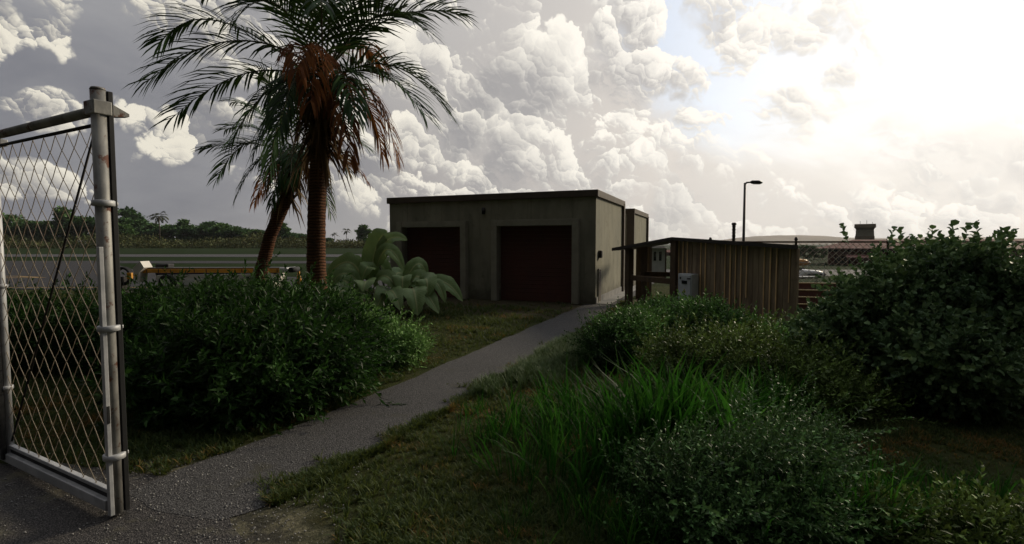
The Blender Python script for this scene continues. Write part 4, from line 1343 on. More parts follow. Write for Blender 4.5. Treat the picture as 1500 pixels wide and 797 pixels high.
def add_broad_leaf(parent, inv, *args, **kw):
    V, Q, UV = broad_leaf(*args, **kw)
    o = np_obj('leaf', np.array([tuple(v) for v in V]), M_banana, parent, quads=np.array(Q), smooth=True)
    ul = o.data.uv_layers.new(name='leaf')
    idx = np.zeros(len(o.data.loops), dtype=np.int32); o.data.loops.foreach_get('vertex_index', idx)
    ul.data.foreach_set('uv', np.array(UV, dtype=np.float32)[idx].ravel())


def broad_plant(label, leaves, bx, by, dpt, seed):
    b0 = at(bx, by, dpt); b0.z = 0
    t = thing('broad_leaf_plant', label, 'plant', tuple(b0))
    inv = BASE[t.name].inverted()
    mb = MB()
    for k, (px, py, mx_, my, tx, ty, dd, w, roll) in enumerate(leaves):
        a = at(px, py, dpt + dd * .2); b = at(mx_, my, dpt + dd * .7); c = at(tx, ty, dpt + dd)
        add_broad_leaf(t, inv, a, b, c, w, roll=roll, seed=seed + k)
        mb.tube([b0 + Vector((random.uniform(-.25, .25), random.uniform(-.2, .2), 0)), (b0 + a) / 2 + Vector((0, 0, .05)), a], [.035, .028, .02], 7)
    obj('stalk', mb, M_rachis, t, world=True)


broad_plant('lush broad-leaved plant with big pale ribbed leaves before the left garage door', [
    (540, 420, 552, 335, 568, 344, .2, .62, .3), (556, 385, 560, 335, 597, 352, .1, .40, -.4), (548, 405, 565, 330, 592, 398, -.3, .40, .2),
    (570, 420, 560, 365, 538, 405, .3, .42, 0), (535, 425, 520, 355, 478, 405, 0, .55, 0), (540, 425, 545, 365, 530, 410, -.7, .42, 0),
    (535, 425, 500, 375, 480, 428, -.5, .36, 0), (545, 430, 560, 375, 588, 436, -.8, .42, .1), (590, 430, 590, 375, 589, 440, -.9, .46, 0),
    (590, 425, 612, 360, 626, 405, .5, .40, .2), (600, 425, 610, 380, 630, 436, -.4, .42, 0), (610, 430, 630, 385, 625, 436, -.9, .52, 0),
    (620, 428, 645, 390, 678, 442, -.2, .44, .2), (625, 425, 640, 395, 652, 444, -.8, .30, 0), (600, 435, 605, 400, 612, 463, -1.4, .60, 0),
    (605, 435, 615, 405, 643, 460, -1.0, .46, .3), (575, 440, 570, 405, 550, 456, -1.2, .50, 0), (560, 440, 575, 405, 586, 455, -1.5, .44, 0),
    (530, 430, 540, 395, 531, 428, -1.3, .50, 0), (515, 440, 500, 405, 490, 452, -1.0, .44, 0), (545, 440, 520, 410, 512, 462, -1.5, .46, 0),
    (580, 420, 575, 385, 600, 410, .9, .4, 0), (560, 425, 600, 390, 640, 440, .7, .4, 0), (525, 430, 490, 385, 470, 440, .6, .46, 0)],
    568, 452, 13.4, 40)

# ------------------------------------------------------------------ bushes
SP_small = [sprig(.26, 12, .070, .024, 1, 55, seed=i) for i in range(4)]
SP_fine = [sprig(.24, 16, .045, .017, 1, 60, seed=10 + i) for i in range(4)]
SP_long = [sprig(.30, 11, .105, .026, 1, 50, seed=20 + i) for i in range(4)]
SP_round = [sprig(.30, 12, .085, .056, 2, 58, .003, seed=30 + i) for i in range(4)]

bush('dense_bush', 'large dense dark green bush right of the gate post', 'bush',
     [(-3.10, 5.75, .50, .95, .85, .64), (-2.35, 5.60, .42, .68, .75, .58), (-3.0, 6.6, .62, 1.15, .9, .58), (-2.3, 6.4, .38, .72, .7, .48), (-3.75, 6.3, .60, .65, .8, .66), (-2.6, 5.1, .32, .70, .55, .44), (-3.5, 5.2, .36, .6, .55, .44), (-3.0, 4.95, .24, .7, .5, .38)],
     5200, SP_long, M_leaf_dark, M_stem, .10, .85, .5, (.7, 1.35), 16, lean=(.7, 0, -.05), twigs=90, ragged=.36)
bush('loose_bush', 'light green small-leaved bush spreading toward the path below the tall palm', 'bush',
     [(-2.55, 8.0, .25, .75, .7, .46), (-1.85, 7.5, .22, .58, .5, .40), (-2.9, 8.6, .28, .8, .7, .46), (-1.65, 7.3, .20, .42, .4, .32), (-2.3, 7.1, .25, .55, .5, .42)],
     3000, SP_small, M_leaf_light, M_stem, .4, .9, .4, (.8, 1.2), 10, lean=(.4, 0, 0), twigs=50)
bush('low_hedge', 'low dark bushy hedge growing behind the chain link gate', 'hedge',
     [(-6.3, 7.2, .40, 1.0, .8, .60), (-5.0, 7.0, .42, .9, .8, .64), (-7.6, 7.6, .42, 1.0, .8, .64), (-4.5, 7.8, .5, .8, .8, .70), (-5.7, 8.4, .45, 1.2, .7, .66)],
     4400, SP_long, M_leaf_dark, M_stem, .3, .8, .5, (.8, 1.2), 14, lean=(.3, 0, 0), twigs=30)
bush('twiggy_shrub', 'sparse twiggy shrub with bare stems rising above the dark bush', 'shrub',
     [(-3.5, 7.6, .78, .9, .6, .52), (-2.8, 7.9, .70, .8, .5, .50), (-4.1, 7.8, .70, .7, .5, .50)],
     260, SP_small, M_leaf_mid, M_stem, .7, .8, .3, (.8, 1.2), 30, twigs=170)
bush('leafy_bush', 'bright leafy green bush against the boarded shed', 'bush',
     [(3.15, 8.3, .30, .72, .75, .52), (2.3, 8.0, .24, .75, .7, .46), (2.85, 9.2, .28, .8, .6, .46), (3.4, 8.0, .18, .72, .6, .42), (1.75, 7.5, .30, .55, .5, .50), (3.9, 7.6, .16, .7, .5, .36)],
     5600, SP_small, M_leaf_mid, M_stem, .5, .8, .45, (.85, 1.3), 14, lean=(.3, 0, 0), twigs=30, ragged=.16)
bush('clipped_bush', 'dark rounded small-leaved bush beside the path end', 'bush',
     [(1.62, 7.7, .24, .52, .55, .46), (1.36, 7.2, .20, .46, .45, .36), (2.0, 8.6, .24, .6, .6, .42)],
     2600, SP_fine, M_leaf_dark, M_stem, .5, .8, .5, (.8, 1.2), 8)
bush('silver_bush', 'silvery green bush low in the centre foreground among long grass', 'bush',
     [(1.02, 3.30, .14, .40, .40, .34), (1.46, 3.20, .22, .46, .42, .42), (1.80, 3.32, .22, .42, .38, .38), (1.15, 2.85, .14, .44, .4, .34), (1.62, 2.9, .12, .42, .4, .32), (2.12, 3.6, .2, .4, .34, .32)],
     3000, SP_fine, M_leaf_tip, M_stem, .35, .9, .35, (.7, 1.25), 12, lean=(.6, 0, 0), twigs=70, ragged=.34)
bush('creeping_bush', 'low olive green creeping bush right of the long grass', 'bush',
     [(2.55, 5.75, .24, .70, .6, .44), (3.2, 5.45, .22, .65, .55, .40), (2.1, 6.1, .25, .6, .55, .42), (3.5, 5.2, .12, .5, .4, .30), (2.9, 6.3, .3, .7, .5, .45)],
     3000, SP_small, M_leaf_olive, M_stem, .35, .8, .4, (.8, 1.15), 8, lean=(.5, 0, 0))
bush('trailing_bush', 'trailing grey green bush in the bottom right corner', 'bush',
     [(2.15, 2.90, .04, .45, .35, .26), (2.62, 2.66, .04, .5, .4, .26), (3.05, 2.48, .04, .5, .4, .24)],
     1300, SP_small, M_leaf_olive, M_stem, .35, .8, .3, (.6, .95), 6, lean=(.7, 0, -.1), ragged=.10)
gb = bush('round_leaved_bush', 'tall dark bush with big round leaves at the right edge', 'bush',
     [(4.45, 5.9, .78, .82, .8, .80), (5.2, 5.9, .88, .9, .85, .92), (4.0, 6.2, .52, .56, .6, .48), (5.9, 5.7, .75, .8, .8, .85), (4.7, 5.4, .55, .9, .7, .56), (5.3, 6.3, 1.15, .75, .6, .66)],
     6800, SP_round, M_leaf_grape, M_stem, .55, .85, .40, (.65, 1.1), 18, twigs=60, ragged=.22)
# shoots standing clear of its top
Vv, Tt = [], []
p, dd_ = [], []
for (px, py, dpt) in ((1408, 352, 5.8), (1432, 345, 5.6), (1388, 350, 5.7), (1300, 352, 6.0), (1318, 358, 5.8), (1448, 358, 5.5), (1470, 362, 5.4), (1490, 360, 5.3), (1362, 356, 5.7), (1243, 346, 6.3), (1420, 360, 5.4), (1345, 362, 5.8), (1505, 365, 5.2)):
    a = at(px, py + 12, dpt); p.append(tuple(a)); dd_.append((random.uniform(-.35, .45), random.uniform(-.3, .3), 1))
V, T, Q = scatter([sprig(.26, 7, .10, .075, 2, 60, .004, seed=50 + i) for i in range(4)], np.array(p), frames(np.array(dd_)), rng.uniform(.8, 1.1, len(p)))
np_obj('shoots', V, M_leaf_grape, gb, tris=T)['kind'] = 'stuff'


# ------------------------------------------------------------------ grass
def tuft(n, h, w, spread, bend, seed):
    r = random.Random(seed); V, T, Q = [], [], []
    for i in range(n):
        az = r.uniform(0, 6.28); rad = r.uniform(0, spread * .25)
        b = Vector((math.cos(az) * rad, math.sin(az) * rad, 0)); az += r.uniform(-.8, .8)
        out = Vector((math.cos(az), math.sin(az), 0)); s = Vector((-out.y, out.x, 0))
        l = h * r.uniform(.55, 1.1); tl = r.uniform(.15, 1.0) * spread / h
        d1 = (Vector((0, 0, 1)) + out * tl * .6).normalized(); d2 = (Vector((0, 0, 1)) + out * (tl * 1.2 + bend * r.uniform(.3, 1.2))).normalized()
        d3 = (Vector((0, 0, .7)) + out * (tl * 1.8 + bend * r.uniform(.8, 2.2))).normalized()
        p1 = b + d1 * l * .4; p2 = p1 + d2 * l * .35; p3 = p2 + d3 * l * .3; ww = w * r.uniform(.6, 1.2) / 2
        o = len(V)
        V += [b - s * ww * .8, b + s * ww * .8, p1 - s * ww, p1 + s * ww, p2 - s * ww * .7, p2 + s * ww * .7, p3]
        Q += [(o, o + 1, o + 3, o + 2), (o + 2, o + 3, o + 5, o + 4)]; T.append((o + 4, o + 5, o + 6))
    return np.array([tuple(v) for v in V]), np.array(T), np.array(Q)


def inside_poly(x, y, poly):
    c = np.zeros(len(x), bool); n = len(poly)
    for i in range(n):
        (x0, y0), (x1, y1) = poly[i], poly[(i + 1) % n]
        hit = ((y0 > y) != (y1 > y)) & (x < (x1 - x0) * (y - y0) / (y1 - y0 + 1e-12) + x0)
        c ^= hit
    return c


def wavy(x, y):
    return np.sin(x * 2.1 + 1.3 * np.sin(y * 1.7)) * np.sin(y * 2.6 + .7 * np.sin(x * 3.1)) + .5 * np.sin(x * 6.1 + y * 5.3)


PATH_POLY = PATH_L + PATH_R
DRIVE = [(-9, -2), (-1.30, -2), (-1.36, 2.2), (-1.60, 2.95), (-1.95, 3.45), (-2.6, 3.75), (-3.4, 3.95), (-9, 4.4)]


def lawn_points(n, y0, y1, power, keep):
    yy = (y0 ** (1 - power) + rng.random(n) * (y1 ** (1 - power) - y0 ** (1 - power))) ** (1 / (1 - power))
    xx = rng.uniform(-1.08, 1.08, n) * yy
    k = keep(xx, yy)
    return xx[k], yy[k]


def keep_lawn(x, y):
    e = .05 * wavy(x * 3, y * 3)
    k = ~inside_poly(x + e + .04, y, PATH_POLY) & ~inside_poly(x + e - .05, y, PATH_POLY) & ~inside_poly(x + e, y, DRIVE)
    b = np.stack([x - CORNER.x, y - CORNER.y], 1)
    lx = b[:, 0] * .926 - b[:, 1] * .377; ly = b[:, 0] * .377 + b[:, 1] * .926
    k &= ~((lx < .05) & (ly > -.15))
    # thin on the trodden earth before the doors and near the gate
    pad = ((ly > -1.6 + .5 * wavy(x, y)) & (lx < 1.0)).astype(float)
    dgate = np.hypot(x + 1.75, y - 2.75); dg2 = np.hypot(x + 2.9, y - 4.0)
    thin = np.maximum(pad * .93, np.maximum(np.clip(1.5 - dgate, 0, 1) * 1.2, np.clip(.6 - dg2, 0, 1)))
    k &= rng.random(len(x)) > thin
    k &= (rng.random(len(x)) < .62 + .38 * wavy(x * .8, y * .8))
    return k


LT = [tuft(9, .075, .0065, .06, .5, i) for i in range(6)]
x, y = lawn_points(95000, 1.7, 17.5, .55, keep_lawn)
x2, y2 = lawn_points(26000, 1.7, 6.5, 1.2, keep_lawn); x, y = np.concatenate([x, x2]), np.concatenate([y, y2])
sc = rng.uniform(.6, 1.25, len(x)) * (1 + .30 * wavy(x * .7, y * .7)) * (.75 + .06 * np.clip(y, 0, 14))
p = np.stack([x, y, np.full(len(x), -.012)], 1)
up = np.tile(np.array([[0, 0, 1.0]]), (len(x), 1)) + rng.normal(size=(len(x), 3)) * .16
k2 = 5200                                                     # grass creeping over the right edge of the path
seg = rng.choice([1, 1, 1, 2, 2, 2, 2, 3, 3, 3, 4], k2); e0 = np.array(PATH_R)[seg]; e1 = np.array(PATH_R)[seg + 1]
ff = rng.random((k2, 1)); pe = e0 + (e1 - e0) * ff
creep = np.abs(rng.normal(size=k2)) * .08 * (1 + .8 * wavy(pe[:, 0] * 1.5, pe[:, 1] * 1.5)) - .06
pe = pe + np.stack([-creep * .92, creep * .36], 1)
p = np.concatenate([p, np.stack([pe[:, 0], pe[:, 1], np.full(k2, -.006)], 1)])
up = np.concatenate([up, np.tile(np.array([[-.1, 0, 1.0]]), (k2, 1)) + rng.normal(size=(k2, 3)) * .2])
sc = np.concatenate([sc, rng.uniform(.6, 1.3, k2)])
V, T, Q = scatter(LT, p, frames(up), np.maximum(sc, .35))
o = np_obj('lawn_grass', V, M_lawn, None, tris=T, quads=Q); tag(o, 'short rough lawn with dry orange patches', 'grass', None, 'stuff')

# loose stones along the worn edges of the drive and path
ico = np.array([(0, 0, 1), (.9, 0, .1), (.2, .85, .2), (-.8, .5, 0), (-.6, -.7, .15), (.4, -.9, .1), (0, 0, -.5)])
icf = np.array([(0, 1, 2), (0, 2, 3), (0, 3, 4), (0, 4, 5), (0, 5, 1), (6, 2, 1), (6, 3, 2), (6, 4, 3), (6, 5, 4), (6, 1, 5)])
nst = 3600
sx0 = np.concatenate([rng.normal(-1.75, .45, nst // 2), rng.normal(-2.7, .7, nst // 2)]); sy0 = np.concatenate([rng.normal(2.8, .55, nst // 2), rng.normal(3.7, .35, nst // 2)])
ps_ = np.stack([sx0, sy0, np.full(nst, .004)], 1)
V, T, Q = scatter([(ico, icf, None)], ps_, frames(np.tile(np.array([[0, 0, 1.0]]), (nst, 1)) + rng.normal(size=(nst, 3)) * .4), (.003 + .008 * rng.random(nst) ** 3)[:, None] * rng.uniform(.6, 1.2, (nst, 3)))
o = np_obj('gravel', V, M_slab, None, tris=T); tag(o, 'small loose stones along the edge of the drive', 'gravel', None, 'stuff')

# the pale soft tussocks beside the path
MT = [tuft(12, .20, .006, .10, .7, 20 + i) for i in range(5)]
cx = [(.62, 8.0, .55, .9), (.25, 6.7, .30, .45), (.95, 8.6, .35, .6), (-.35, 6.05, .22, .3)]
xs_, ys_ = [], []
for (a, b, rx, ry) in cx:
    n = int(1500 * rx * ry / .4)
    xs_.append(a + rng.normal(size=n) * rx * .5); ys_.append(b + rng.normal(size=n) * ry * .5)
x, y = np.concatenate(xs_), np.concatenate(ys_)
k = ~inside_poly(x - .02, y, PATH_POLY); x, y = x[k], y[k]
p = np.stack([x, y, np.zeros(len(x))], 1)
up = np.tile(np.array([[.05, 0, 1.0]]), (len(x), 1)) + rng.normal(size=(len(x), 3)) * .15
V, T, Q = scatter(MT, p, frames(up), rng.uniform(.6, 1.2, len(x)))
o = np_obj('tussock_grass', V, M_meadow, None, tris=T, quads=Q); tag(o, 'soft pale green tussock grass at the right edge of the path', 'grass', None, 'stuff')

# long blades
RT = [tuft(9, .62, .019, .46, .13, 40 + i) for i in range(6)]
groups = [  # photo x, y of the foot, spread in metres, number, height
    (715, 640, .22, 7, .62), (765, 665, .32, 16, .70), (825, 650, .36, 20, .78), (890, 700, .32, 22, .95), (935, 665, .32, 28, 1.30), (990, 665, .30, 30, 1.45), (1040, 655, .28, 18, 1.25),
    (880, 615, .45, 22, .95), (800, 605, .35, 14, .70), (1100, 640, .22, 13, 1.15), (1145, 622, .25, 12, 1.1), (1180, 600, .2, 6, .9), (760, 725, .22, 6, .45), (850, 765, .22, 8, .5), (905, 790, .20, 10, .55), (1010, 800, .18, 8, .6), (960, 800, .15, 8, .55),
    (1195, 800, .10, 10, .80), (1240, 792, .12, 12, .90), (1270, 775, .12, 10, .8), (1300, 750, .16, 12, .60), (1330, 742, .16, 9, .6), (1400, 748, .12, 12, .5), (1445, 738, .15, 12, .5), (1285, 805, .06, 8, .7),
    (700, 605, .15, 5, .45), (1060, 720, .15, 8, .6), (905, 470, .25, 4, .45), (930, 466, .2, 4, .4), (870, 800, .25, 8, .45), (780, 790, .2, 5, .35), (1120, 800, .15, 8, .7)]
ps, ss, ups = [], [], []
for (px, py, sp_, n, h) in groups:
    g0 = on_ground(px, py)
    for k in range(n):
        ps.append((g0.x + random.gauss(0, sp_ * .6), g0.y + random.gauss(0, sp_ * .6), -.01)); ss.append(h * random.uniform(.7, 1.15))
        ups.append((random.gauss(.02, .20), random.gauss(-.03, .20), 1))
V, T, Q = scatter(RT, np.array(ps), frames(np.array(ups)), np.array(ss))
o = np_obj('long_grass', V, M_reed, None, tris=T, quads=Q); tag(o, 'clumps of long upright green grass blades in the foreground', 'grass', None, 'stuff')


# ------------------------------------------------------------------ far trees
def crown_mesh(name, lumps, n, leaf, seed, mat):
    global rng
    keep = rng; rng = np.random.default_rng(seed)
    p, nn = in_lumps(lumps, n, .45)
    d = nn + np.array([0, 0, .35]) + rng.normal(size=p.shape) * .6
    lv, lt = leaf_poly(leaf, leaf * .62, .2, .2, 1)
    tmpl = [(np.concatenate([lv @ Matrix.Rotation(a, 3, 'Y').__array__() if False else lv]), lt, None) for a in (0,)]
    V, T, Q = scatter(tmpl, p, frames(np.cross(d, rng.normal(size=d.shape))), rng.uniform(.6, 1.3, n))
    rng = keep
    me = mesh_np(name, V, T, Q); me.materials.append(mat); return me


def trunk_mesh(h, r, limbs, seed):
    rr = random.Random(seed); mb = MB()
    mb.tube([(0, 0, -.3), (rr.uniform(-.1, .1), 0, h * .5), (rr.uniform(-.2, .2), 0, h)], [r, r * .8, r * .55], 8)
    for k in range(limbs):
        a = rr.uniform(0, 6.28); z = h * rr.uniform(.6, .95)
        mb.tube([(0, 0, z), (math.cos(a) * h * .16, math.sin(a) * h * .16, z + h * .18), (math.cos(a) * h * .3, math.sin(a) * h * .3, z + h * .42)], [r * .5, r * .35, r * .12], 6)
    me = bpy.data.meshes.new('trunk'); me.from_pydata(mb.v, [], mb.f); me.materials.append(M_bark); return me


def rlumps(seed, kind):
    r = random.Random(seed); L_ = []
    if kind == 'round':
        L_ = [(0, 0, 7.2, 2.4, 2.4, 2.1)] + [(r.uniform(-2, 2), r.uniform(-1.5, 1.5), r.uniform(5.2, 8.6), r.uniform(1.1, 1.7), 1.4, r.uniform(.9, 1.3)) for _ in range(6)] + [(r.uniform(-1.5, 1.5), 0, 3.6, 1.6, 1.4, 1.2), (r.uniform(-1.8, 1.8), 0, 2.4, 1.5, 1.4, 1.0)]
    elif kind == 'tall':
        L_ = [(r.uniform(-.9, .9), r.uniform(-.8, .8), 3.4 + k * 1.05, r.uniform(1.0, 1.9), 1.4, 1.1) for k in range(7)] + [(r.choice((-1, 1)) * r.uniform(1.4, 2.2), 0, r.uniform(6, 9), 1.1, 1.0, .7) for _ in range(3)] + [(0, 0, 2.2, 1.5, 1.4, 1.0)]
    elif kind == 'wide':
        L_ = [(x_, r.uniform(-1, 1), 7.8 + r.uniform(-.5, .9) - abs(x_) * .25, 1.6, 1.5, .95) for x_ in (-3, -1.6, 0, 1.4, 2.8)] + [(r.uniform(-1.5, 1.5), 0, z_, 1.6, 1.5, 1.1) for z_ in (2.2, 3.6, 5.0, 6.2)]
    return L_


KINDS = []
for i, kd in enumerate(('round', 'tall', 'wide', 'round', 'tall')):
    KINDS.append((crown_mesh('crown', rlumps(60 + i, kd), 2300, .75, 60 + i, M_crown if i % 2 else M_crown_dark), trunk_mesh(6.2, .24, 5, 60 + i)))


def far_tree(px, topy, depth, k, wide, label, group='trees across the airfield', base_z=0.0, name='broadleaf_tree'):
    p = at(px, topy, depth); h = p.z - base_z
    t = thing(name, label, 'tree', (p.x, depth, base_z), group=group)
    s = h / 9.6; t.scale = (s * wide, s * wide, s); t.rotation_euler.z = random.uniform(-.6, .6)
    cm, tm_ = KINDS[k]
    link('crown', cm, None, t); link('trunk', tm_, None, t)
    return t


def far_palm(px, topy, depth, label, group='palms across the airfield', base_z=0.0):
    p = at(px, topy, depth); h = p.z - base_z
    t = thing('coconut_palm', label, 'palm tree', (p.x, depth, base_z), group=group)
    mb = MB(); mb.tube([(0, 0, -.3), (h * .012, 0, h * .5), (0, 0, h * .84)], [h * .020, h * .015, h * .013], 8); obj('trunk', mb, M_bark, t)
    V, T, Q = [], [], []
    r = random.Random(px)
    c0 = Vector((0, 0, h * .84))
    for k in range(17):
        a = k * 2.4; e = r.uniform(-.25, 1.1); l = h * r.uniform(.20, .27)
        d = Vector((math.cos(a) * math.cos(e), math.sin(a) * math.cos(e), math.sin(e)))
        b = c0 + d * l * .75; c = c0 + d * l * 1.15 + Vector((0, 0, -l * .55))
        v_, t_, q_, _ = frond_arrays(c0, b, c, 14, h * .075, h * .016, .5, 0, seed=k)
        o_ = len(V); V += v_; T += [tuple(i + o_ for i in f) for f in t_]; Q += [tuple(i + o_ for i in f) for f in q_]
    np_obj('crown', np.array([tuple(v) for v in V]), M_far_palm, t, tris=np.array(T), quads=np.array(Q), world=False)
    return t


TD = 215.0
LAB = {13: 'broad dark tree at the far left end of the tree line seen through the gate', 93: 'tall tree with stacked crown seen through the gate mesh',
       120: 'round-headed tree just left of the gate post in the far tree line', 165: 'spreading tree just right of the gate post in the far tree line', 196: 'tall spreading tree in the far tree line left of the coconut palm',
       383: 'tree in the far tree line just left of the leaning palm trunk', 412: 'tall tree in the far tree line between the two palm trunks', 532: 'lone rounded tree with gaps just left of the garage',
       310: 'tallest rounded tree in the far tree line right of the coconut palm', 268: 'dark upright tree in the far tree line just right of the coconut palm'}
for i, (px, ty, k, wd) in enumerate(((-60, 322, 0, 1.2), (-30, 318, 1, 1.2), (-8, 326, 2, 1.3), (58, 333, 3, 1.3), (80, 328, 0, 1.3), (152, 331, 0, 1.3), (222, 333, 1, 1.3), (240, 334, 2, 1.4), (275, 337, 4, 1.3), (302, 336, 4, 1.3), (319, 335, 1, 1.3), (337, 336, 2, 1.4), (352, 340, 4, 1.4), (374, 341, 1, 1.4), (391, 345, 0, 1.5), (420, 345, 1, 1.4), (446, 347, 4, 1.5), (13, 316, 3, 1.15), (30, 326, 0, 1.1), (45, 325, 2, 1.0), (68, 330, 1, 1.2), (93, 312, 1, .95), (106, 330, 3, 1.0), (120, 318, 0, 1.05), (140, 326, 4, 1.1),
                                     (165, 319, 2, .95), (180, 330, 3, 1.1), (196, 314, 4, 1.15), (212, 327, 0, 1.1), (250, 331, 3, 1.3), (268, 328, 1, 1.0), (282, 334, 0, 1.3), (295, 333, 2, 1.0), (310, 326, 0, 1.2), (328, 329, 3, 1.15),
                                     (345, 337, 1, 1.4), (360, 336, 0, 1.3), (383, 339, 2, 1.1), (398, 344, 3, 1.3), (412, 332, 1, 1.15), (426, 342, 0, 1.3), (440, 344, 3, 1.3), (452, 345, 2, 1.3), (482, 350, 0, 1.4), (532, 335, 1, 1.1))):
    lab = LAB.get(px, 'green broadleaf tree standing shoulder to shoulder in the far tree line')
    far_tree(px, ty - 2, TD + (i * 37 % 40), k, wd * 1.35, lab)
far_palm(232, 308, TD - 6, 'coconut palm with slim trunk standing above the far tree line')
far_palm(490, 340, TD, 'squat dark palm far behind the thick palm trunk, left of its taller neighbour')
far_palm(507, 334, TD + 5, 'taller thin palm right of the squat palm on the far side of the runway')
for i, (px, ty, k, wd) in enumerate(((1178, 359, 2, 1.5), (1193, 361, 0, 1.7), (1206, 363, 4, 1.3))):
    far_tree(px, ty, 128 + 4 * i, k, wd, ('small olive tree beside the shed end, leftmost seen through the far fence', 'middle small olive tree seen through the far fence', 'small olive tree next to the red roofed building')[i], 'small trees beyond the far fence', -2.4)

# scrub along the foot of the trees
n = 30000
x = rng.uniform(-320, 18, n); y = TD - 22 + rng.random(n) * 26
hgt = (2.6 + 1.2 * np.sin(x * .11) + .8 * np.sin(x * .37 + 1))
z = rng.random(n) ** 1.1 * np.clip(hgt * 1.25, 1.8, 5.5) * np.clip(1.05 - (x + 20) / 120, .35, 1)
lv, lt = leaf_poly(1.1, .5, .2, .2, 1)
d = rng.normal(size=(n, 3)) * .5 + np.array([0, 0, .8])
V, T, Q = scatter([(lv, lt, None)], np.stack([x, y, z + .2], 1), frames(np.cross(d, rng.normal(size=d.shape))), rng.uniform(.6, 1.3, n))
o = np_obj('scrub_vegetation', V, M_scrub, None, tris=T, quads=Q); tag(o, 'dry yellow green scrub along the foot of the far trees', 'scrub', None, 'stuff')

# ------------------------------------------------------------------ belt loader behind the bush
c0 = at(320, 410, 20.0)
bl_ = thing('belt_loader', 'white baggage belt loader with orange boom half hidden by the bush', 'vehicle', (c0.x, 20.0, 0), R(2))
sx_ = 20.0 / 750
X = lambda px: (px - 320) * sx_
zz = lambda py: at(320, py, 20).z
mb = MB(); mb.box(((X(222) + X(425)) / 2, 0, zz(393.5)), (X(425) - X(222), .72, .10), bev=.01); obj('belt', mb, M_darkiron, bl_)
for s in (-1, 1):
    mb = MB(); mb.box(((X(222) + X(417)) / 2, s * .40, zz(396)), (X(417) - X(222), .05, .15), bev=.008); rl = obj('boom_rail', mb, M_orange, bl_)
    mb = MB(); mb.box(((X(240) + X(410)) / 2, s * .39, zz(399.3)), (X(410) - X(240), .05, .07)); obj('boom_beam', mb, M_navy, bl_)
    mb = MB()
    for k in range(12):
        xk = X(228) + (X(412) - X(228)) * k / 11
        mb.box((xk, s * .432, zz(396)), (.03, .012, .13))
    obj('rail_ribs', mb, M_beam, rl)
mb = MB(); mb.box((X(421), 0, zz(395.5)), (.30, .95, .20), bev=.02); obj('head_housing', mb, M_white, bl_)
mb = MB(); mb.tube([(X(431), -.42, zz(395)), (X(431), .42, zz(395))], .10, 14); obj('head_roller', mb, M_tyre, bl_)
mb = MB(); mb.extrude([(X(245), zz(402)), (X(407), zz(400)), (X(408), zz(416)), (X(400), zz(424)), (X(250), zz(424))], (0, -.62, 0), (1, 0, 0), (0, 0, 1), (0, 1, 0), 1.24); ch = obj('chassis', mb, M_cream, bl_)
mb = MB(); mb.box((X(300), -.632, zz(411)), (.9, .02, .24), bev=.004); mb.box((X(350), -.632, zz(411)), (.7, .02, .24), bev=.004); obj('access_panel', mb, M_white, ch)
mb = MB(); mb.extrude([(X(372), zz(404)), (X(380), zz(404)), (X(392), zz(416)), (X(384), zz(416))], (0, -.645, 0), (1, 0, 0), (0, 0, 1), (0, 1, 0), .03); obj('access_step', mb, M_black, ch)
mb = MB(); mb.extrude([(X(214), zz(391)), (X(224), zz(382)), (X(229), zz(391)), (X(222), zz(398)), (X(220), zz(412)), (X(213), zz(401))], (0, -.60, 0), (1, 0, 0), (0, 0, 1), (0, 1, 0), .5); cw = obj('tail_guard', mb, M_cream, bl_)
mb = MB(); mb.box((X(217), -.612, zz(402)), (.10, .02, .06)); obj('reflector', mb, M_orange, cw)
mb = MB(); mb.box((X(238), .25, zz(398)), (.5, .4, .6), bev=.03); obj('driver_seat', mb, M_black, bl_)
for xx in (262, 392):
    for s in (-1, 1):
        mb = MB(); mb.tube([(X(xx), s * .62 - .11, .30), (X(xx), s * .62 - .09, .30), (X(xx), s * .62 + .09, .30), (X(xx), s * .62 + .11, .30)], [.26, .30, .30, .26], 20); wh = obj('wheel', mb, M_tyre, bl_)
        mb = MB(); mb.tube([(X(xx), s * .74, .30), (X(xx), s * .745, .30)], .15, 16); obj('rim', mb, M_white, wh)
# a spare wheel-like hose reel by its tail
hr = thing('hose_reel', 'dark round hose reel with orange box just left of the belt loader', 'hose reel', (at(181, 405, 18).x, 18, 0))
mb = MB()
ring = [(math.cos(a) * .28, 0, .62 + math.sin(a) * .28) for a in np.linspace(0, 2 * math.pi, 25)]
for yy in (-.07, 0, .07):
    mb.tube([(q[0], q[1] + yy, q[2]) for q in ring], .045, 8)
obj('hose', mb, M_tyre, hr)
mb = MB(); mb.box((0, 0, .30), (.10, .30, .60), bev=.01); mb.box((0, 0, .03), (.5, .4, .06), bev=.01); obj('stand', mb, M_darkiron, hr)
mb = MB(); mb.box((.30, -.10, .62), (.16, .10, .22), bev=.01); obj('valve_box', mb, M_orange, hr)
# traffic cone at the loader's head
tc_ = thing('traffic_cone', 'small orange traffic cone at the right end of the belt loader', 'cone', (at(438, 410, 20.5).x, 20.5, 0))
mb = MB(); mb.box((0, 0, .02), (.36, .36, .04), bev=.01); obj('base', mb, M_black, tc_)
mb = MB(); mb.tube([(0, 0, .04), (0, 0, .70)], [.14, .03], 16); obj('cone', mb, M_orange, tc_)


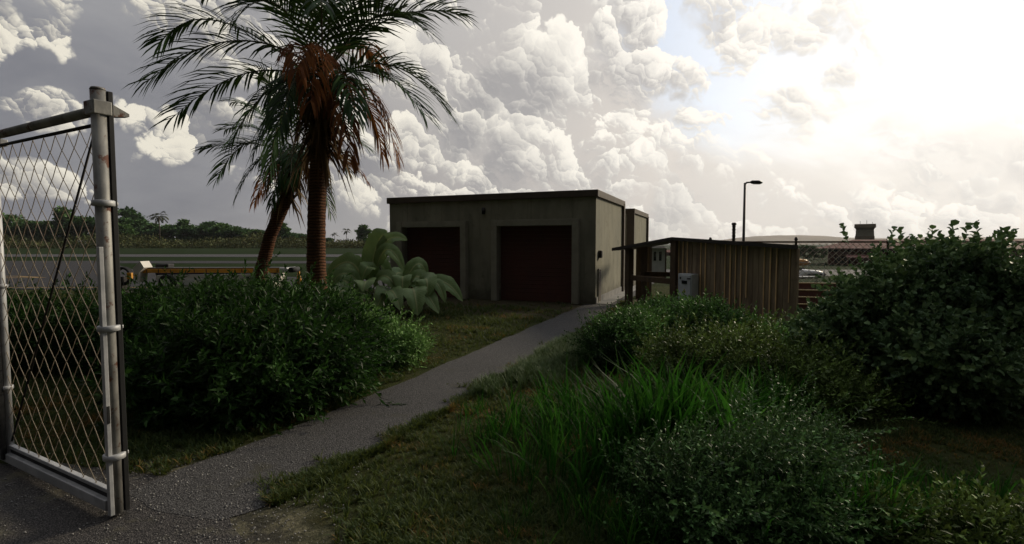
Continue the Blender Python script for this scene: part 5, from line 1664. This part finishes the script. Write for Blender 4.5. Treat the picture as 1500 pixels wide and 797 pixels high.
# ------------------------------------------------------------------ light aircraft beyond the far fence
def aircraft(label, nose, mats, rot, sc):
    t = thing('light_aircraft', label, 'aircraft', tuple(nose), rot); t.scale = (sc, sc, sc)
    bodym, trim, glass = mats
    secs = [(0, .95, .10, .10), (-.12, .95, .30, .28), (-.5, .96, .42, .36), (-1.3, .98, .50, .42), (-2.0, 1.0, .55, .46), (-3.4, 1.02, .55, .46), (-4.8, 1.08, .34, .32), (-6.6, 1.2, .12, .14), (-7.0, 1.22, .05, .07)]
    V, Q = [], []; n = 20
    for (x_, z_, a_, b_) in secs:
        for k in range(n):
            th = 2 * math.pi * k / n
            V.append((x_, math.copysign(abs(math.cos(th)) ** .75, math.cos(th)) * a_, z_ + math.copysign(abs(math.sin(th)) ** .75, math.sin(th)) * b_))
    for i in range(len(secs) - 1):
        for k in range(n):
            Q.append((i * n + k, i * n + (k + 1) % n, (i + 1) * n + (k + 1) % n, (i + 1) * n + k))
    np_obj('fuselage', np.array(V), bodym, t, quads=np.array(Q), world=False, smooth=True)
    mb = MB(); mb.add([(-1.9, -.48, 1.42), (-1.9, .48, 1.42), (-2.5, -.44, 1.92), (-2.5, .44, 1.92), (-3.6, -.44, 1.92), (-3.6, .44, 1.92), (-4.7, -.28, 1.40), (-4.7, .28, 1.40)],
                      [(0, 1, 3, 2), (2, 3, 5, 4), (4, 5, 7, 6), (0, 2, 4, 6), (1, 7, 5, 3)]); obj('canopy', mb, glass, t)
    mb = MB(); mb.box((-3.05, 0, 1.935), (1.3, .86, .05), bev=.01); obj('cabin_roof', mb, bodym, t)
    for s in (-1, 1):
        mb = MB(); mb.add([(-1.9, s * .45, .70), (-3.5, s * .45, .70), (-3.3, s * 5.0, 1.02), (-2.2, s * 5.0, 1.02), (-1.9, s * .45, .84), (-3.5, s * .45, .78), (-3.3, s * 5.0, 1.07), (-2.2, s * 5.0, 1.10)],
                          [(0, 1, 2, 3), (7, 6, 5, 4), (0, 3, 7, 4), (1, 5, 6, 2), (3, 2, 6, 7), (0, 4, 5, 1)]); obj('wing', mb, bodym, t)
        mb = MB(); mb.add([(-6.2, s * .05, 1.25), (-7.0, s * .05, 1.25), (-7.0, s * 1.6, 1.27), (-6.5, s * 1.6, 1.27), (-6.2, s * .05, 1.31), (-7.0, s * .05, 1.28), (-7.0, s * 1.6, 1.30), (-6.5, s * 1.6, 1.31)],
                          [(0, 1, 2, 3), (7, 6, 5, 4), (0, 3, 7, 4), (1, 5, 6, 2), (3, 2, 6, 7), (0, 4, 5, 1)]); obj('tailplane', mb, bodym, t)
        mb = MB(); mb.tube([(-2.7, s * 1.2 - .07, .2), (-2.7, s * 1.2 + .07, .2)], .2, 16); wl_ = obj('wheel', mb, M_tyre, t)
        mb = MB(); mb.tube([(-2.7, s * 1.2, .2), (-2.7, s * 1.1, .8)], .045, 8); obj('strut', mb, bodym, wl_)
    mb = MB(); mb.extrude([(-5.6, 1.25), (-6.5, 2.45), (-7.1, 2.45), (-7.05, 1.25)], (0, -.04, 0), (1, 0, 0), (0, 0, 1), (0, 1, 0), .08); obj('fin', mb, trim, t)
    mb = MB(); mb.tube([(-.55, -.06, .18), (-.55, .06, .18)], .18, 16); wl_ = obj('wheel', mb, M_tyre, t)
    mb = MB(); mb.tube([(-.55, 0, .18), (-.6, 0, .75)], .04, 8); obj('strut', mb, bodym, wl_)
    mb = MB(); mb.tube([(-.02, 0, .95), (.12, 0, .95), (.26, 0, .95)], [.15, .11, .02], 14); obj('spinner', mb, trim, t)
    mb = MB(); mb.add([(.08, -.06, .0), (.10, .06, .0), (.10, .07, .95), (.08, -.07, .95), (.08, -.06, 1.9), (.10, .06, 1.9)], [(0, 1, 2, 3), (3, 2, 5, 4)]); obj('propeller', mb, M_black, t)
    mb = MB(); mb.box((-.9, -.505, 1.0), (1.2, .02, .10)); mb.box((-.9, .505, 1.0), (1.2, .02, .10)); obj('cheek_stripe', mb, trim, t)


nz = at(1206, 400, 45); aircraft('white light aircraft with dark windscreen just beyond the far fence', (nz.x, 45, float(gz(nz.x, 45)) - .12), (M_white, M_navy, M_glass), R(-8), 1.0)
nz = at(1184, 383, 74); aircraft('yellow light aircraft farther off beyond the far fence', (nz.x, 74, float(gz(nz.x, 74)) + .25), (M_orange, M_white, M_glass), R(-4), 1.25)

# ------------------------------------------------------------------ air
hz = MB(); hz.box((0, 2500, 57), (9200, 5600, 126))
hzo = obj('haze', hz, None)
m = bpy.data.materials.new('thin_haze'); m.use_nodes = True; MATS['haze'] = m
t = NT(m.node_tree); out = t.n('ShaderNodeOutputMaterial'); pv = t.n('ShaderNodeVolumePrincipled')
pv.inputs['Color'].default_value = (.93, .95, 1.0, 1); pv.inputs['Density'].default_value = .00009; pv.inputs['Anisotropy'].default_value = .35
t.l(pv.outputs[0], out.inputs['Volume'])
hzo.data.materials.append(m); hzo['kind'] = 'stuff'; hzo['label'] = 'thin pale haze in the air'

# ------------------------------------------------------------------ render settings
scene.render.engine = 'CYCLES'
scene.cycles.use_denoising = True
scene.cycles.max_bounces = 6
scene.cycles.diffuse_bounces = 3
scene.cycles.glossy_bounces = 3
scene.cycles.transmission_bounces = 3
scene.cycles.caustics_reflective = False
scene.cycles.caustics_refractive = False
